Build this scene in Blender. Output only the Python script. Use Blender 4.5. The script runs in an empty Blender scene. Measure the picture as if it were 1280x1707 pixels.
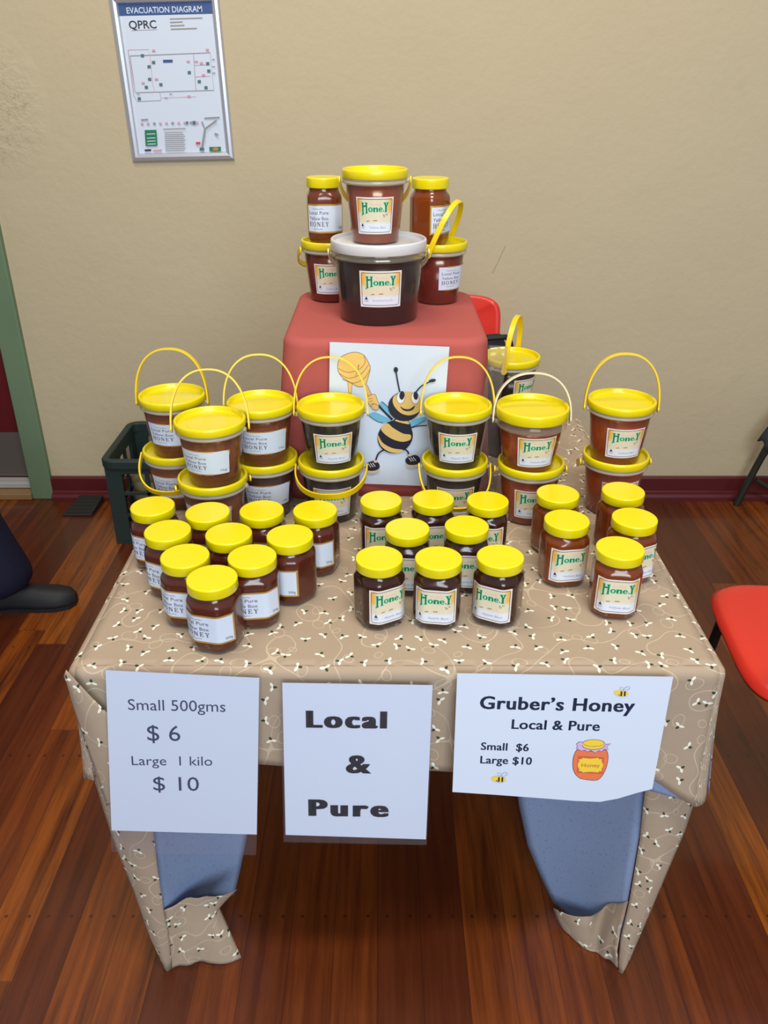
import bpy, bmesh, math, random
from mathutils import Vector, Matrix, Euler
from mathutils.geometry import tessellate_polygon
random.seed(7)
PI = math.pi
SC = bpy.context.scene
COL = SC.collection

# ------------------------------------------------------------------ camera
F_PX, PITCH, CAM_H = 1380.0, math.radians(27.5), 1.40
cam_d = bpy.data.cameras.new('camera')
cam = bpy.data.objects.new('camera', cam_d)
COL.objects.link(cam)
cam.location = (0, 0, CAM_H)
cam.rotation_euler = (PI / 2 - PITCH, 0, 0)
cam_d.sensor_fit = 'VERTICAL'
cam_d.sensor_height = 36
cam_d.lens = 36 * F_PX / 1707
cam_d.clip_start = 0.02
SC.camera = cam

# ------------------------------------------------------------------ light
SC.view_settings.view_transform = 'Standard'
SC.view_settings.look = 'None'
SC.view_settings.gamma = 1
SC.view_settings.use_curve_mapping = False
SC.view_settings.exposure = 0.25
world = bpy.data.worlds.new('World')
SC.world = world
world.use_nodes = True
wb = world.node_tree.nodes['Background']
wb.inputs[0].default_value = (0.86, 0.90, 1.0, 1)
wb.inputs[1].default_value = 0.30


def area(name, loc, target, size, energy, col, size_y=None):
    d = bpy.data.lights.new(name, 'AREA')
    d.energy = energy
    d.color = col
    d.shape = 'RECTANGLE'
    d.size = size
    d.size_y = size_y or size
    o = bpy.data.objects.new(name, d)
    COL.objects.link(o)
    o.location = loc
    o.rotation_euler = (Vector(target) - Vector(loc)).to_track_quat('-Z', 'Y').to_euler()
    return o


area('ceiling_tube_light', (0.35, 0.1, 3.3), (0.25, 1.2, 0), 1.3, 42, (1.0, 0.93, 0.82), 0.25)
area('hall_window_light', (0.6, -3.0, 2.3), (0, 1.6, 0.8), 2.6, 104, (0.80, 0.90, 1.0), 1.6)
area('hall_lamp_light', (-0.6, 1.2, 3.6), (0, 2.6, 1.4), 1.2, 26, (1.0, 0.84, 0.60), 0.5)


# ------------------------------------------------------------------ helpers
def lin(c):
    return tuple(((v / 255) / 12.92 if v / 255 <= 0.04045 else ((v / 255 + 0.055) / 1.055) ** 2.4) for v in c) + (1,)


def px_ray(px, py):
    """direction (per unit of ground distance along +Y) seen at a photo pixel"""
    a = PITCH + math.atan((py - 853.5) / F_PX)
    t = math.tan(a)                       # drop per metre of Y
    zc = math.cos(PITCH) + t * math.sin(PITCH)
    return (px - 640.0) / F_PX * zc, t


def at_h(px, py, h):
    x, t = px_ray(px, py)
    y = (CAM_H - h) / t
    return Vector((x * y, y, h))


def at_y(px, py, y):
    x, t = px_ray(px, py)
    return Vector((x * y, y, CAM_H - t * y))


def mat(name, col, rough=0.5, metal=0.0, coat=0.0, spec=0.5, trans=0.0, emit=None):
    m = bpy.data.materials.new(name)
    m.use_nodes = True
    b = m.node_tree.nodes['Principled BSDF']
    b.inputs['Base Color'].default_value = lin(col)
    b.inputs['Roughness'].default_value = rough
    b.inputs['Metallic'].default_value = metal
    b.inputs['Coat Weight'].default_value = coat
    b.inputs['Coat Roughness'].default_value = 0.08
    b.inputs['Specular IOR Level'].default_value = spec
    b.inputs['Transmission Weight'].default_value = trans
    return m


class NT:
    """small node-graph writer"""
    def __init__(s, m):
        s.t = m.node_tree
        s.b = s.t.nodes.get('Principled BSDF')

    def n(s, kind, **kw):
        x = s.t.nodes.new(kind)
        for k, v in kw.items():
            setattr(x, k, v)
        return x

    def l(s, a, b):
        s.t.links.new(a, b)

    def put(s, sock, v):
        if hasattr(v, 'is_output') or isinstance(v, bpy.types.NodeSocket):
            s.l(v, sock)
        else:
            sock.default_value = v

    def math(s, op, a, b=0.0, c=None):
        x = s.n('ShaderNodeMath', operation=op)
        s.put(x.inputs[0], a)
        s.put(x.inputs[1], b)
        if c is not None:
            s.put(x.inputs[2], c)
        return x.outputs[0]

    def vmath(s, op, a, b=(0, 0, 0)):
        x = s.n('ShaderNodeVectorMath', operation=op)
        s.put(x.inputs[0], a)
        s.put(x.inputs[1], b)
        return x.outputs['Value'] if op in ('LENGTH', 'DISTANCE', 'DOT_PRODUCT') else x.outputs[0]

    def mix(s, f, a, b, blend='MIX'):
        x = s.n('ShaderNodeMix', data_type='RGBA', blend_type=blend)
        s.put(x.inputs[0], f)
        s.put(x.inputs[6], a)
        s.put(x.inputs[7], b)
        return x.outputs[2]

    def noise(s, vec, scale, detail=2.0, rough=0.5, dim='3D'):
        x = s.n('ShaderNodeTexNoise', noise_dimensions=dim)
        if vec is not None:
            s.l(vec, x.inputs['Vector'])
        x.inputs['Scale'].default_value = scale
        x.inputs['Detail'].default_value = detail
        x.inputs['Roughness'].default_value = rough
        return x.outputs['Fac']

    def ramp(s, f, stops):
        x = s.n('ShaderNodeValToRGB')
        while len(x.color_ramp.elements) < len(stops):
            x.color_ramp.elements.new(0.5)
        for e, (p, c) in zip(x.color_ramp.elements, stops):
            e.position = p
            e.color = c if len(c) == 4 else lin(c)
        s.l(f, x.inputs[0])
        return x.outputs[0]

    def sep(s, v):
        x = s.n('ShaderNodeSeparateXYZ')
        s.l(v, x.inputs[0])
        return x.outputs

    def comb(s, x_=0.0, y_=0.0, z_=0.0):
        x = s.n('ShaderNodeCombineXYZ')
        s.put(x.inputs[0], x_)
        s.put(x.inputs[1], y_)
        s.put(x.inputs[2], z_)
        return x.outputs[0]

    def coord(s, which='Object'):
        return s.n('ShaderNodeTexCoord').outputs[which]

    def bump(s, h, strength, dist=0.01):
        x = s.n('ShaderNodeBump')
        x.inputs['Strength'].default_value = strength
        x.inputs['Distance'].default_value = dist
        s.l(h, x.inputs['Height'])
        s.l(x.outputs[0], s.b.inputs['Normal'])


class MB:
    """collects geometry, then links it as ONE mesh object"""
    def __init__(s):
        s.v, s.f, s.m, s.uv, s.sm = [], [], [], {}, []

    def add(s, verts, faces, mi=0, smooth=True, uvs=None):
        o = len(s.v)
        s.v += [tuple(p) for p in verts]
        if uvs:
            for i, u in enumerate(uvs):
                s.uv[o + i] = u
        for f in faces:
            s.f.append(tuple(i + o for i in f))
            s.m.append(mi)
            s.sm.append(smooth)

    def grid(s, P, mi=0, smooth=True, closed_u=False, uv=None, flip=False):
        """P[row][col]"""
        R, C = len(P), len(P[0])
        vs = [p for r in P for p in r]
        fs = []
        for i in range(R - 1):
            for j in range(C if closed_u else C - 1):
                k = (j + 1) % C
                q = (i * C + j, i * C + k, (i + 1) * C + k, (i + 1) * C + j)
                fs.append(q[::-1] if flip else q)
        s.add(vs, fs, mi, smooth, [u for r in uv for u in r] if uv else None)

    def lathe(s, prof, n=48, mi=0, cap0=False, cap1=False, c=(0, 0), rfun=None, smooth=True):
        P = []
        for (r, z) in prof:
            P.append([(c[0] + r * math.cos(2 * PI * j / n), c[1] + r * math.sin(2 * PI * j / n), z) for j in range(n)])
        s.grid(P, mi, smooth, True)
        if cap0:
            s.add(P[0], [tuple(range(n))[::-1]], mi, False)
        if cap1:
            s.add(P[-1], [tuple(range(n))], mi, False)

    def box(s, lo, hi, mi=0, M=None):
        x0, y0, z0 = lo
        x1, y1, z1 = hi
        vs = [Vector(p) for p in ((x0, y0, z0), (x1, y0, z0), (x1, y1, z0), (x0, y1, z0), (x0, y0, z1), (x1, y0, z1), (x1, y1, z1), (x0, y1, z1))]
        if M:
            vs = [M @ p for p in vs]
        s.add(vs, [(0, 3, 2, 1), (4, 5, 6, 7), (0, 1, 5, 4), (1, 2, 6, 5), (2, 3, 7, 6), (3, 0, 4, 7)], mi, False)

    def tube(s, pts, r, n=10, mi=0, closed=False):
        pts = [Vector(p) for p in pts]
        R = []
        up = None
        for i, p in enumerate(pts):
            a = pts[i - 1] if (i > 0 or closed) else p
            b = pts[(i + 1) % len(pts)] if (i < len(pts) - 1 or closed) else p
            d = (b - a).normalized()
            if up is None:
                up = Vector((0, 0, 1)) if abs(d.z) < 0.9 else Vector((1, 0, 0))
            u = d.cross(up).normalized()
            w = u.cross(d).normalized()
            up = w
            rr = r[i] if isinstance(r, (list, tuple)) else r
            R.append([p + u * rr * math.cos(2 * PI * k / n) + w * rr * math.sin(2 * PI * k / n) for k in range(n)])
        if closed:
            R.append(R[0])
        s.grid(R, mi, True, True)
        if not closed:
            s.add(R[0], [tuple(range(n))], mi, False)
            s.add(R[-1], [tuple(range(n))[::-1]], mi, False)

    def mesh(s, name, mats):
        me = bpy.data.meshes.new(name)
        me.from_pydata(s.v, [], s.f)
        for m in (mats if isinstance(mats, (list, tuple)) else [mats]):
            me.materials.append(m)
        me.polygons.foreach_set('material_index', s.m)
        me.polygons.foreach_set('use_smooth', s.sm)
        if s.uv:
            L = me.uv_layers.new(name='UVMap')
            for lp in me.loops:
                L.data[lp.index].uv = s.uv.get(lp.vertex_index, (0, 0))
        me.update()
        return me

    def build(s, name, mats, parent=None, weld=False, bevel=0.0, fixn=False):
        me = s.mesh(name, mats)
        if weld or fixn:
            bm = bmesh.new()
            bm.from_mesh(me)
            if weld:
                bmesh.ops.remove_doubles(bm, verts=bm.verts, dist=1e-5)
            if fixn:
                bmesh.ops.recalc_face_normals(bm, faces=bm.faces)
            bm.to_mesh(me)
            bm.free()
        o = bpy.data.objects.new(name, me)
        COL.objects.link(o)
        if parent:
            o.parent = parent
        if bevel:
            md = o.modifiers.new('bevel', 'BEVEL')
            md.width = bevel
            md.segments = 2
            md.limit_method = 'ANGLE'
        return o


def tag(o, label, cat, group=None):
    o['label'] = label
    o['category'] = cat
    if group:
        o['group'] = group
    return o


def structure(o):
    o['kind'] = 'structure'
    return o


def empty(name, loc, rz=0):
    o = bpy.data.objects.new(name, None)
    o.empty_display_size = 0.05
    COL.objects.link(o)
    o.location = loc
    o.rotation_euler = (0, 0, rz)
    return o


def put_mesh(name, me, parent, loc=(0, 0, 0), rot=(0, 0, 0)):
    o = bpy.data.objects.new(name, me)
    COL.objects.link(o)
    o.parent = parent
    o.location = loc
    o.rotation_euler = rot
    return o


# ---- flat artwork that is laid on a surface (labels, posters, signs)
_txt = {}


def text_mesh(s, bold=0.0, space=1.0):
    if (s, bold, space) not in _txt:
        c = bpy.data.curves.new('lettering', 'FONT')
        c.body = s
        c.size = 1.0
        c.offset = bold
        c.space_character = space
        c.resolution_u = 3
        o = bpy.data.objects.new('lettering', c)
        COL.objects.link(o)
        bpy.context.view_layer.update()
        e = o.evaluated_get(bpy.context.evaluated_depsgraph_get())
        me = e.to_mesh()
        vs = [(v.co.x, v.co.y) for v in me.vertices]
        fs = [tuple(p.vertices) for p in me.polygons]
        e.to_mesh_clear()
        bpy.data.objects.remove(o)
        bpy.data.curves.remove(c)
        _txt[(s, bold, space)] = (vs, fs)
    return _txt[(s, bold, space)]


def slice_columns(vs, fs, w):
    """cuts flat artwork along upright lines w apart so that it can bend round a jar"""
    bm = bmesh.new()
    bv = [bm.verts.new((x, y, 0)) for x, y in vs]
    for f in fs:
        if len(set(f)) == len(f):
            try:
                bm.faces.new([bv[i] for i in f])
            except ValueError:
                pass
    xs = [x for x, y in vs]
    k = math.ceil(min(xs) / w)
    while k * w < max(xs):
        bmesh.ops.bisect_plane(bm, geom=bm.verts[:] + bm.edges[:] + bm.faces[:], plane_co=(k * w, 0, 0), plane_no=(1, 0, 0), dist=1e-7)
        k += 1
    bm.verts.index_update()
    out = [(v.co.x, v.co.y) for v in bm.verts], [tuple(v.index for v in f.verts) for f in bm.faces]
    bm.free()
    return out


class Art:
    """2D drawing in metres; wrapped by a function (u, v, offset) -> xyz"""
    def __init__(s):
        s.parts = []          # verts2d, faces, layer, material index
        s.layer = 0

    def raw(s, vs, fs, mi, up=True):
        if up:
            s.layer += 1
        s.parts.append((vs, fs, s.layer, mi))

    def poly(s, pts, mi, holes=(), up=True):
        loops = [[Vector((p[0], p[1], 0)) for p in pts]] + [[Vector((p[0], p[1], 0)) for p in h] for h in holes]
        tri = tessellate_polygon(loops)
        vs = [(p.x, p.y) for lp in loops for p in lp]
        s.raw(vs, [tuple(t) for t in tri], mi, up)

    def ell(s, cx, cy, rx, ry, mi, rot=0.0, n=28, a0=0, a1=360, up=True):
        c, q = math.cos(math.radians(rot)), math.sin(math.radians(rot))
        pts = []
        m = n if a1 - a0 >= 360 else n + 1
        for i in range(m):
            a = math.radians(a0 + (a1 - a0) * i / n)
            x, y = rx * math.cos(a), ry * math.sin(a)
            pts.append((cx + x * c - y * q, cy + x * q + y * c))
        s.poly(pts, mi, up=up)
        return pts

    def line(s, pts, w, mi, closed=False, up=True):
        vs, fs = [], []
        N = len(pts)
        for i, p in enumerate(pts):
            a = pts[i - 1] if (i > 0 or closed) else p
            b = pts[(i + 1) % N] if (i < N - 1 or closed) else p
            d = Vector((b[0] - a[0], b[1] - a[1]))
            if d.length < 1e-9:
                d = Vector((1, 0))
            d.normalize()
            ww = (w[i] if isinstance(w, (list, tuple)) else w) / 2
            vs += [(p[0] - d.y * ww, p[1] + d.x * ww), (p[0] + d.y * ww, p[1] - d.x * ww)]
        for i in range(N if closed else N - 1):
            k = (i + 1) % N
            fs.append((2 * i, 2 * i + 1, 2 * k + 1, 2 * k))
        s.raw(vs, fs, mi, up)

    def text(s, t, x0, x1, base, cap, mi, bold=0.0, shear=0.0, tilt=0.0, up=True, space=1.0):
        """fits the line of text between x0 and x1; cap = height of a capital"""
        vs, fs = text_mesh(t, bold, space)
        a = min(v[0] for v in vs)
        b = max(v[0] for v in vs)
        sx = (x1 - x0) / (b - a)
        sy = cap / 0.729
        out = []
        for (x, y) in vs:
            X = x0 + (x - a) * sx + shear * y * sy
            out.append((X, base + y * sy + tilt * (X - x0)))
        s.raw(out, fs, mi, up)

    def build(s, name, wrap, mats, parent=None, base=None, step=0.00009, columns=0):
        """base: (u0,u1,v0,v1,nu,nv,mi) paper sheet with thickness under the drawing"""
        mb = MB()
        if base:
            u0, u1, v0, v1, nu, nv, mi = base
            P = [[wrap(u0 + (u1 - u0) * j / nu, v0 + (v1 - v0) * i / nv, 0.00018) for j in range(nu + 1)] for i in range(nv + 1)]
            Q = [[wrap(u0 + (u1 - u0) * j / nu, v0 + (v1 - v0) * i / nv, 0.0) for j in range(nu + 1)] for i in range(nv + 1)]
            UV = [[(j / nu, i / nv) for j in range(nu + 1)] for i in range(nv + 1)]
            mb.grid(P, mi, True, uv=UV)
            mb.grid(Q, mi, True, uv=UV, flip=True)
        for vs, fs, ly, mi in s.parts:
            if columns:
                vs, fs = slice_columns(vs, fs, columns)
            mb.add([wrap(x, y, 0.00022 + step * ly) for x, y in vs], fs, mi, False)
        if parent == 'mesh':
            return mb.mesh(name, mats)
        return mb.build(name, mats, parent)


# ------------------------------------------------------------------ materials
M = {}
M['lid'] = mat('yellow_plastic', (230, 212, 2), 0.32, coat=0.25)
M['jar_lid'] = mat('yellow_lid_plastic', (236, 219, 0), 0.30, coat=0.25)
M['handle'] = mat('yellow_handle_plastic', (238, 205, 6), 0.35)
M['handle_white'] = mat('milky_handle_plastic', (222, 216, 180), 0.35)
M['lid_white'] = mat('white_lid_plastic', (215, 216, 220), 0.3, coat=0.2)
M['paper'] = mat('white_paper', (210, 222, 240), 0.55)
M['ink'] = mat('dark_ink', (38, 42, 60), 0.6)
M['black'] = mat('black_ink', (20, 24, 42), 0.6)
M['grey_ink'] = mat('grey_ink', (150, 148, 150), 0.6)
M['line'] = mat('label_line', (92, 74, 72), 0.6)
M['green'] = mat('label_green', (0, 118, 78), 0.5)
M['mint'] = mat('label_mint', (168, 232, 196), 0.55)
M['pen'] = mat('blue_pen', (140, 160, 205), 0.6)
M['pink'] = mat('pale_pink_ink', (226, 196, 186), 0.6)
M['brown_ink'] = mat('brown_ink', (150, 122, 84), 0.6)
M['gold'] = mat('gold_foil', (190, 148, 70), 0.38, metal=0.35)
M['serif'] = mat('violet_grey_ink', (104, 98, 122), 0.6)


def label_paper():
    m = mat('honey_label_paper', (222, 214, 190), 0.5)
    g = NT(m)
    uv = g.sep(g.coord('UV'))
    u, v = uv[0], uv[1]
    side = g.math('ABSOLUTE', g.math('SUBTRACT', u, 0.5))
    # orange corners towards the upper left and right
    n = g.math('MULTIPLY', g.math('SUBTRACT', g.noise(g.coord('UV'), 7, 2), 0.5), 0.09)
    o = g.math('MULTIPLY', g.ramp(g.math('ADD', side, n), [(0.27, (0, 0, 0, 1)), (0.42, (1, 1, 1, 1))]),
               g.ramp(g.math('ADD', v, n), [(0.50, (0, 0, 0, 1)), (0.66, (1, 1, 1, 1))]))
    c = g.mix(o, lin((226, 216, 188)), lin((236, 178, 62)))
    w = g.ramp(g.math('ADD', v, g.math('MULTIPLY', n, 0.7)), [(0.27, (1, 1, 1, 1)), (0.34, (0, 0, 0, 1))])
    c = g.mix(w, c, lin((224, 230, 240)))
    edge = g.math('MAXIMUM', g.math('GREATER_THAN', side, 0.468), g.math('GREATER_THAN', g.math('ABSOLUTE', g.math('SUBTRACT', v, 0.5)), 0.462))
    c = g.mix(edge, c, lin((230, 226, 228)))
    g.l(c, g.b.inputs['Base Color'])
    return m


M['label_paper'] = label_paper()


def clear(name, tint=(1, 1, 1), milk=0.0, milkcol=(230, 228, 220), rough=0.05, gl=0.10):
    """thin clear plastic: see-through with a fresnel gloss and an optional milky part"""
    m = bpy.data.materials.new(name)
    m.use_nodes = True
    t = m.node_tree
    for n in list(t.nodes):
        t.nodes.remove(n)
    out = t.nodes.new('ShaderNodeOutputMaterial')
    tr = t.nodes.new('ShaderNodeBsdfTransparent')
    tr.inputs[0].default_value = (*tint, 1)
    df = t.nodes.new('ShaderNodeBsdfDiffuse')
    df.inputs[0].default_value = lin(milkcol)
    mx = t.nodes.new('ShaderNodeMixShader')
    mx.inputs[0].default_value = milk
    t.links.new(tr.outputs[0], mx.inputs[1])
    t.links.new(df.outputs[0], mx.inputs[2])
    gs = t.nodes.new('ShaderNodeBsdfGlossy')
    gs.inputs['Roughness'].default_value = rough
    fr = t.nodes.new('ShaderNodeFresnel')
    fr.inputs[0].default_value = 1.45
    m2 = t.nodes.new('ShaderNodeMixShader')
    ge = t.nodes.new('ShaderNodeNewGeometry')      # gloss on the outer side of the film only
    iv = t.nodes.new('ShaderNodeMath')
    iv.operation = 'SUBTRACT'
    iv.inputs[0].default_value = 1.0
    t.links.new(ge.outputs['Backfacing'], iv.inputs[1])
    mu = t.nodes.new('ShaderNodeMath')
    mu.operation = 'MULTIPLY'
    t.links.new(iv.outputs[0], mu.inputs[0])
    t.links.new(fr.outputs[0], mu.inputs[1])
    t.links.new(mu.outputs[0], m2.inputs[0])
    t.links.new(mx.outputs[0], m2.inputs[1])
    t.links.new(gs.outputs[0], m2.inputs[2])
    t.links.new(m2.outputs[0], out.inputs[0])
    return m


M['pet'] = clear('clear_jar_plastic', (0.97, 0.95, 0.93), 0.0, rough=0.11)
M['bucket_clear'] = clear('translucent_bucket_plastic', (0.96, 0.94, 0.92), 0.015, rough=0.12)
M['bucket_milky'] = clear('milky_bucket_rim', (0.92, 0.9, 0.86), 0.55, (214, 206, 184), rough=0.25)
M['bucket_collar'] = clear('clear_bucket_collar', (0.93, 0.9, 0.84), 0.18, (214, 206, 184), rough=0.12)
M['pouch'] = clear('laminating_pouch', (0.97, 0.97, 0.99), 0.03, (200, 200, 215), rough=0.10)
M['sleeve'] = clear('clear_plastic_sleeve', (0.90, 0.90, 0.92), 0.14, (170, 165, 165), rough=0.15)


def honey(name, col, rough=0.18):
    m = mat(name, col, rough, spec=0.4)
    b = m.node_tree.nodes['Principled BSDF']
    b.inputs['Transmission Weight'].default_value = 0.45
    b.inputs['IOR'].default_value = 1.49
    return m


HON = {
    'red': honey('red_brown_honey', (112, 52, 38)),
    'brown': honey('dark_brown_honey', (72, 38, 30)),
    'amber': honey('amber_honey', (154, 76, 30)),
    'tawny': honey('tawny_honey', (136, 68, 36)),
    'black': honey('very_dark_honey', (44, 30, 22)),
    'orange': honey('orange_honey', (164, 68, 20)),
    'rose': honey('rosy_brown_honey', (158, 78, 52)),
    'plum': honey('plum_dark_honey', (46, 22, 24)),
    'crimson': honey('crimson_honey', (126, 38, 22)),
}

# ------------------------------------------------------------------ room
WALL_Y = 2.815
wall_m = mat('cream_painted_plaster', (196, 180, 146), 0.72, spec=0.25)
g = NT(wall_m)
co = g.coord('Object')
xyz = g.sep(co)
n1 = g.noise(co, 2.2, 3)
n2 = g.noise(co, 38, 4, 0.6)
c = g.mix(g.math('MULTIPLY', n1, 0.35), lin((197, 184, 153)), lin((182, 169, 143)))
# worn, repaired patch high on the left
px_ = g.math('DIVIDE', g.math('ADD', xyz[0], 1.18), 0.22)
pz_ = g.math('DIVIDE', g.math('SUBTRACT', xyz[2], 1.33), 0.30)
pd = g.math('SQRT', g.math('ADD', g.math('MULTIPLY', px_, px_), g.math('MULTIPLY', pz_, pz_)))
patch = g.ramp(g.math('ADD', pd, g.math('MULTIPLY', n1, 0.5)), [(0.55, (1, 1, 1, 1)), (1.25, (0, 0, 0, 1))])
spots = g.ramp(g.noise(co, 19, 5, 0.7), [(0.58, (0, 0, 0, 1)), (0.64, (1, 1, 1, 1))])
c = g.mix(g.math('MULTIPLY', g.math('MULTIPLY', patch, spots), 0.65), c, lin((150, 146, 128)))
dirt = g.ramp(g.noise(co, 9, 4, 0.65), [(0.62, (0, 0, 0, 1)), (0.80, (1, 1, 1, 1))])
c = g.mix(g.math('MULTIPLY', dirt, 0.18), c, lin((160, 150, 130)))
# a thin scratch on the right of the stack
sx = g.math('SUBTRACT', xyz[0], g.math('ADD', 0.378, g.math('MULTIPLY', g.math('SUBTRACT', xyz[2], 0.87), 0.42)))
scr = g.math('MULTIPLY', g.math('LESS_THAN', g.math('ABSOLUTE', sx), 0.0016),
             g.math('MULTIPLY', g.math('GREATER_THAN', xyz[2], 0.83), g.math('LESS_THAN', xyz[2], 0.92)))
c = g.mix(g.math('MULTIPLY', scr, 0.45), c, lin((120, 100, 84)))
g.l(c, g.b.inputs['Base Color'])
hb = g.math('ADD', g.math('MULTIPLY', n2, 0.35), g.math('MULTIPLY', g.math('MULTIPLY', patch, g.noise(co, 26, 5, 0.7)), 3.2))
hb = g.math('ADD', hb, g.math('MULTIPLY', g.noise(co, 5, 3), 0.9))
g.bump(hb, 0.35, 0.012)

DOOR_X = -1.245            # right edge of the green door frame
mb = MB()
mb.box((DOOR_X, WALL_Y, 0), (3.2, WALL_Y + 0.15, 3.0))
mb.box((-3.2, WALL_Y, 2.1), (DOOR_X, WALL_Y + 0.15, 3.0))
structure(mb.build('wall_back', wall_m))

floor_m = mat('varnished_floorboards', (120, 58, 22), 0.33, coat=0.25)
g = NT(floor_m)
co = g.coord('Object')
xyz = g.sep(co)
BW = 0.080
bx_ = g.math('DIVIDE', g.math('ADD', xyz[0], 0.012), BW)
bi = g.math('FLOOR', bx_)
bf = g.math('FRACT', bx_)
wn0 = g.n('ShaderNodeTexWhiteNoise', noise_dimensions='1D')
g.l(bi, wn0.inputs['W'])
by_ = g.math('DIVIDE', g.math('ADD', xyz[1], g.math('MULTIPLY', wn0.outputs['Value'], 3.0)), 2.3)
bj = g.math('FLOOR', by_)
wn = g.n('ShaderNodeTexWhiteNoise', noise_dimensions='2D')
g.l(g.comb(bi, bj), wn.inputs['Vector'])
base = g.ramp(wn.outputs['Value'], [(0.0, (76, 30, 7)), (0.3, (106, 47, 9)), (0.6, (134, 64, 11)), (0.85, (170, 92, 18)), (1.0, (90, 37, 8))])
off = g.math('MULTIPLY', wn.outputs['Value'], 31.0)
gv = g.comb(g.math('ADD', g.math('MULTIPLY', xyz[0], 46.0), off), g.math('MULTIPLY', xyz[1], 2.2), off)
grain = g.noise(gv, 1.0, 6, 0.65)
base = g.mix(g.ramp(grain, [(0.30, (1, 1, 1, 1)), (0.62, (0, 0, 0, 1))]), base, lin((68, 25, 7)))
base = g.mix(g.math('MULTIPLY', g.noise(co, 1.6, 3), 0.30), base, lin((72, 24, 8)))
gap = g.math('LESS_THAN', g.math('MINIMUM', bf, g.math('SUBTRACT', 1.0, bf)), 0.012)
endgap = g.math('LESS_THAN', g.math('FRACT', by_), 0.0012)
base = g.mix(g.math('MULTIPLY', g.math('MAXIMUM', gap, endgap), 0.45), base, lin((26, 10, 6)))
# nail rows on the joists
nx = g.math('SUBTRACT', g.math('ABSOLUTE', g.math('SUBTRACT', bf, 0.5)), 0.27)
ny = g.math('SUBTRACT', g.math('FRACT', g.math('ADD', g.math('DIVIDE', g.math('SUBTRACT', xyz[1], 1.035), 0.42), 0.5)), 0.5)
nd = g.vmath('LENGTH', g.comb(g.math('MULTIPLY', nx, BW), g.math('MULTIPLY', ny, 0.42)))
base = g.mix(g.math('MULTIPLY', g.math('LESS_THAN', nd, 0.0036), 0.7), base, lin((40, 16, 8)))
g.l(base, g.b.inputs['Base Color'])
g.l(g.math('ADD', 0.26, g.math('MULTIPLY', grain, 0.22)), g.b.inputs['Roughness'])
g.bump(g.math('SUBTRACT', g.math('MULTIPLY', grain, 0.25), gap), 0.25, 0.002)
mb = MB()
mb.box((-3.2, -3.2, -0.05), (3.2, WALL_Y + 0.5, 0))
structure(mb.build('floor', floor_m))

maroon = mat('maroon_gloss_paint', (88, 26, 30), 0.35, coat=0.2)
mb = MB()
x0, x1 = DOOR_X, 3.2
prof = [(0.0, 0.088), (-0.014, 0.088), (-0.018, 0.083), (-0.018, 0.034), (-0.022, 0.030), (-0.034, 0.026), (-0.040, 0.016), (-0.041, 0.0), (0.0, 0.0)]
P = [[(x, WALL_Y + y, z) for (y, z) in prof] for x in (x0, x1)]
mb.grid(P, 0, False)
mb.add(P[0], [tuple(range(len(prof)))], 0, False)
mb.add(P[1], [tuple(range(len(prof)))[::-1]], 0, False)
structure(mb.build('baseboard_back', maroon, fixn=True))

# door on the left: green frame, maroon leaf with grey kick plate
green_paint = mat('sage_green_paint', (104, 128, 98), 0.5)
g = NT(green_paint)
g.l(g.mix(g.math('MULTIPLY', g.noise(g.coord('Object'), 6, 4), 0.5), lin((112, 136, 106)), lin((92, 112, 86))), g.b.inputs['Base Color'])
door = empty('door_1', (-1.75, WALL_Y + 0.06, 0.03))
door['kind'] = 'structure'


def local(o, lo, hi):
    p = o.location
    return (lo[0] - p.x, lo[1] - p.y, lo[2] - p.z), (hi[0] - p.x, hi[1] - p.y, hi[2] - p.z)


mb = MB()
mb.box(*local(door, (-2.19, WALL_Y + 0.045, 0.05), (-1.325, WALL_Y + 0.085, 2.03)))
mb.build('door_leaf', mat('dark_red_door_paint', (96, 18, 22), 0.45), door, bevel=0.002)
mb = MB()
mb.box(*local(door, (-2.19, WALL_Y + 0.040, 0.068), (-1.325, WALL_Y + 0.0445, 0.245)))
mb.build('kick_plate', mat('brushed_grey_metal', (120, 116, 110), 0.42, metal=0.5), door, bevel=0.001)
mb = MB()
mb.box(*local(door, (-2.19, WALL_Y + 0.022, 0.030), (-1.325, WALL_Y + 0.0395, 0.064)))
mb.box(*local(door, (-2.19, WALL_Y + 0.014, 0.030), (-1.325, WALL_Y + 0.022, 0.048)))
mb.build('weather_strip', mat('pale_aluminium', (196, 198, 196), 0.4, metal=0.3), door, bevel=0.001)
mb = MB()
mb.lathe([(0.0, 0), (0.011, 0), (0.011, 0.03), (0.022, 0.034), (0.026, 0.045), (0.02, 0.056), (0, 0.058)], 24)
k = mb.build('door_handle', mat('brass', (180, 140, 70), 0.3, metal=0.9), door)
k.rotation_euler = (PI / 2, 0, 0)
k.location = (0.36, -0.014, 0.98)
mb = MB()
mb.box((-1.325, WALL_Y - 0.022, 0), (DOOR_X, WALL_Y + 0.12, 2.12))
mb.box((-2.27, WALL_Y - 0.022, 0), (-2.19, WALL_Y + 0.12, 2.12))
mb.box((-2.19, WALL_Y - 0.022, 2.03), (-1.325, WALL_Y + 0.12, 2.12))
structure(mb.build('trim_1', green_paint, bevel=0.004))
mb = MB()
mb.box((-2.19, WALL_Y - 0.03, 0), (-1.325, WALL_Y + 0.12, 0.026))
structure(mb.build('trim_2', mat('worn_timber_sill', (146, 116, 74), 0.6), bevel=0.004))
mb = MB()
mb.box((-3.2, WALL_Y, 0), (-2.27, WALL_Y + 0.15, 2.12))
structure(mb.build('wall_back', wall_m))

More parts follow.
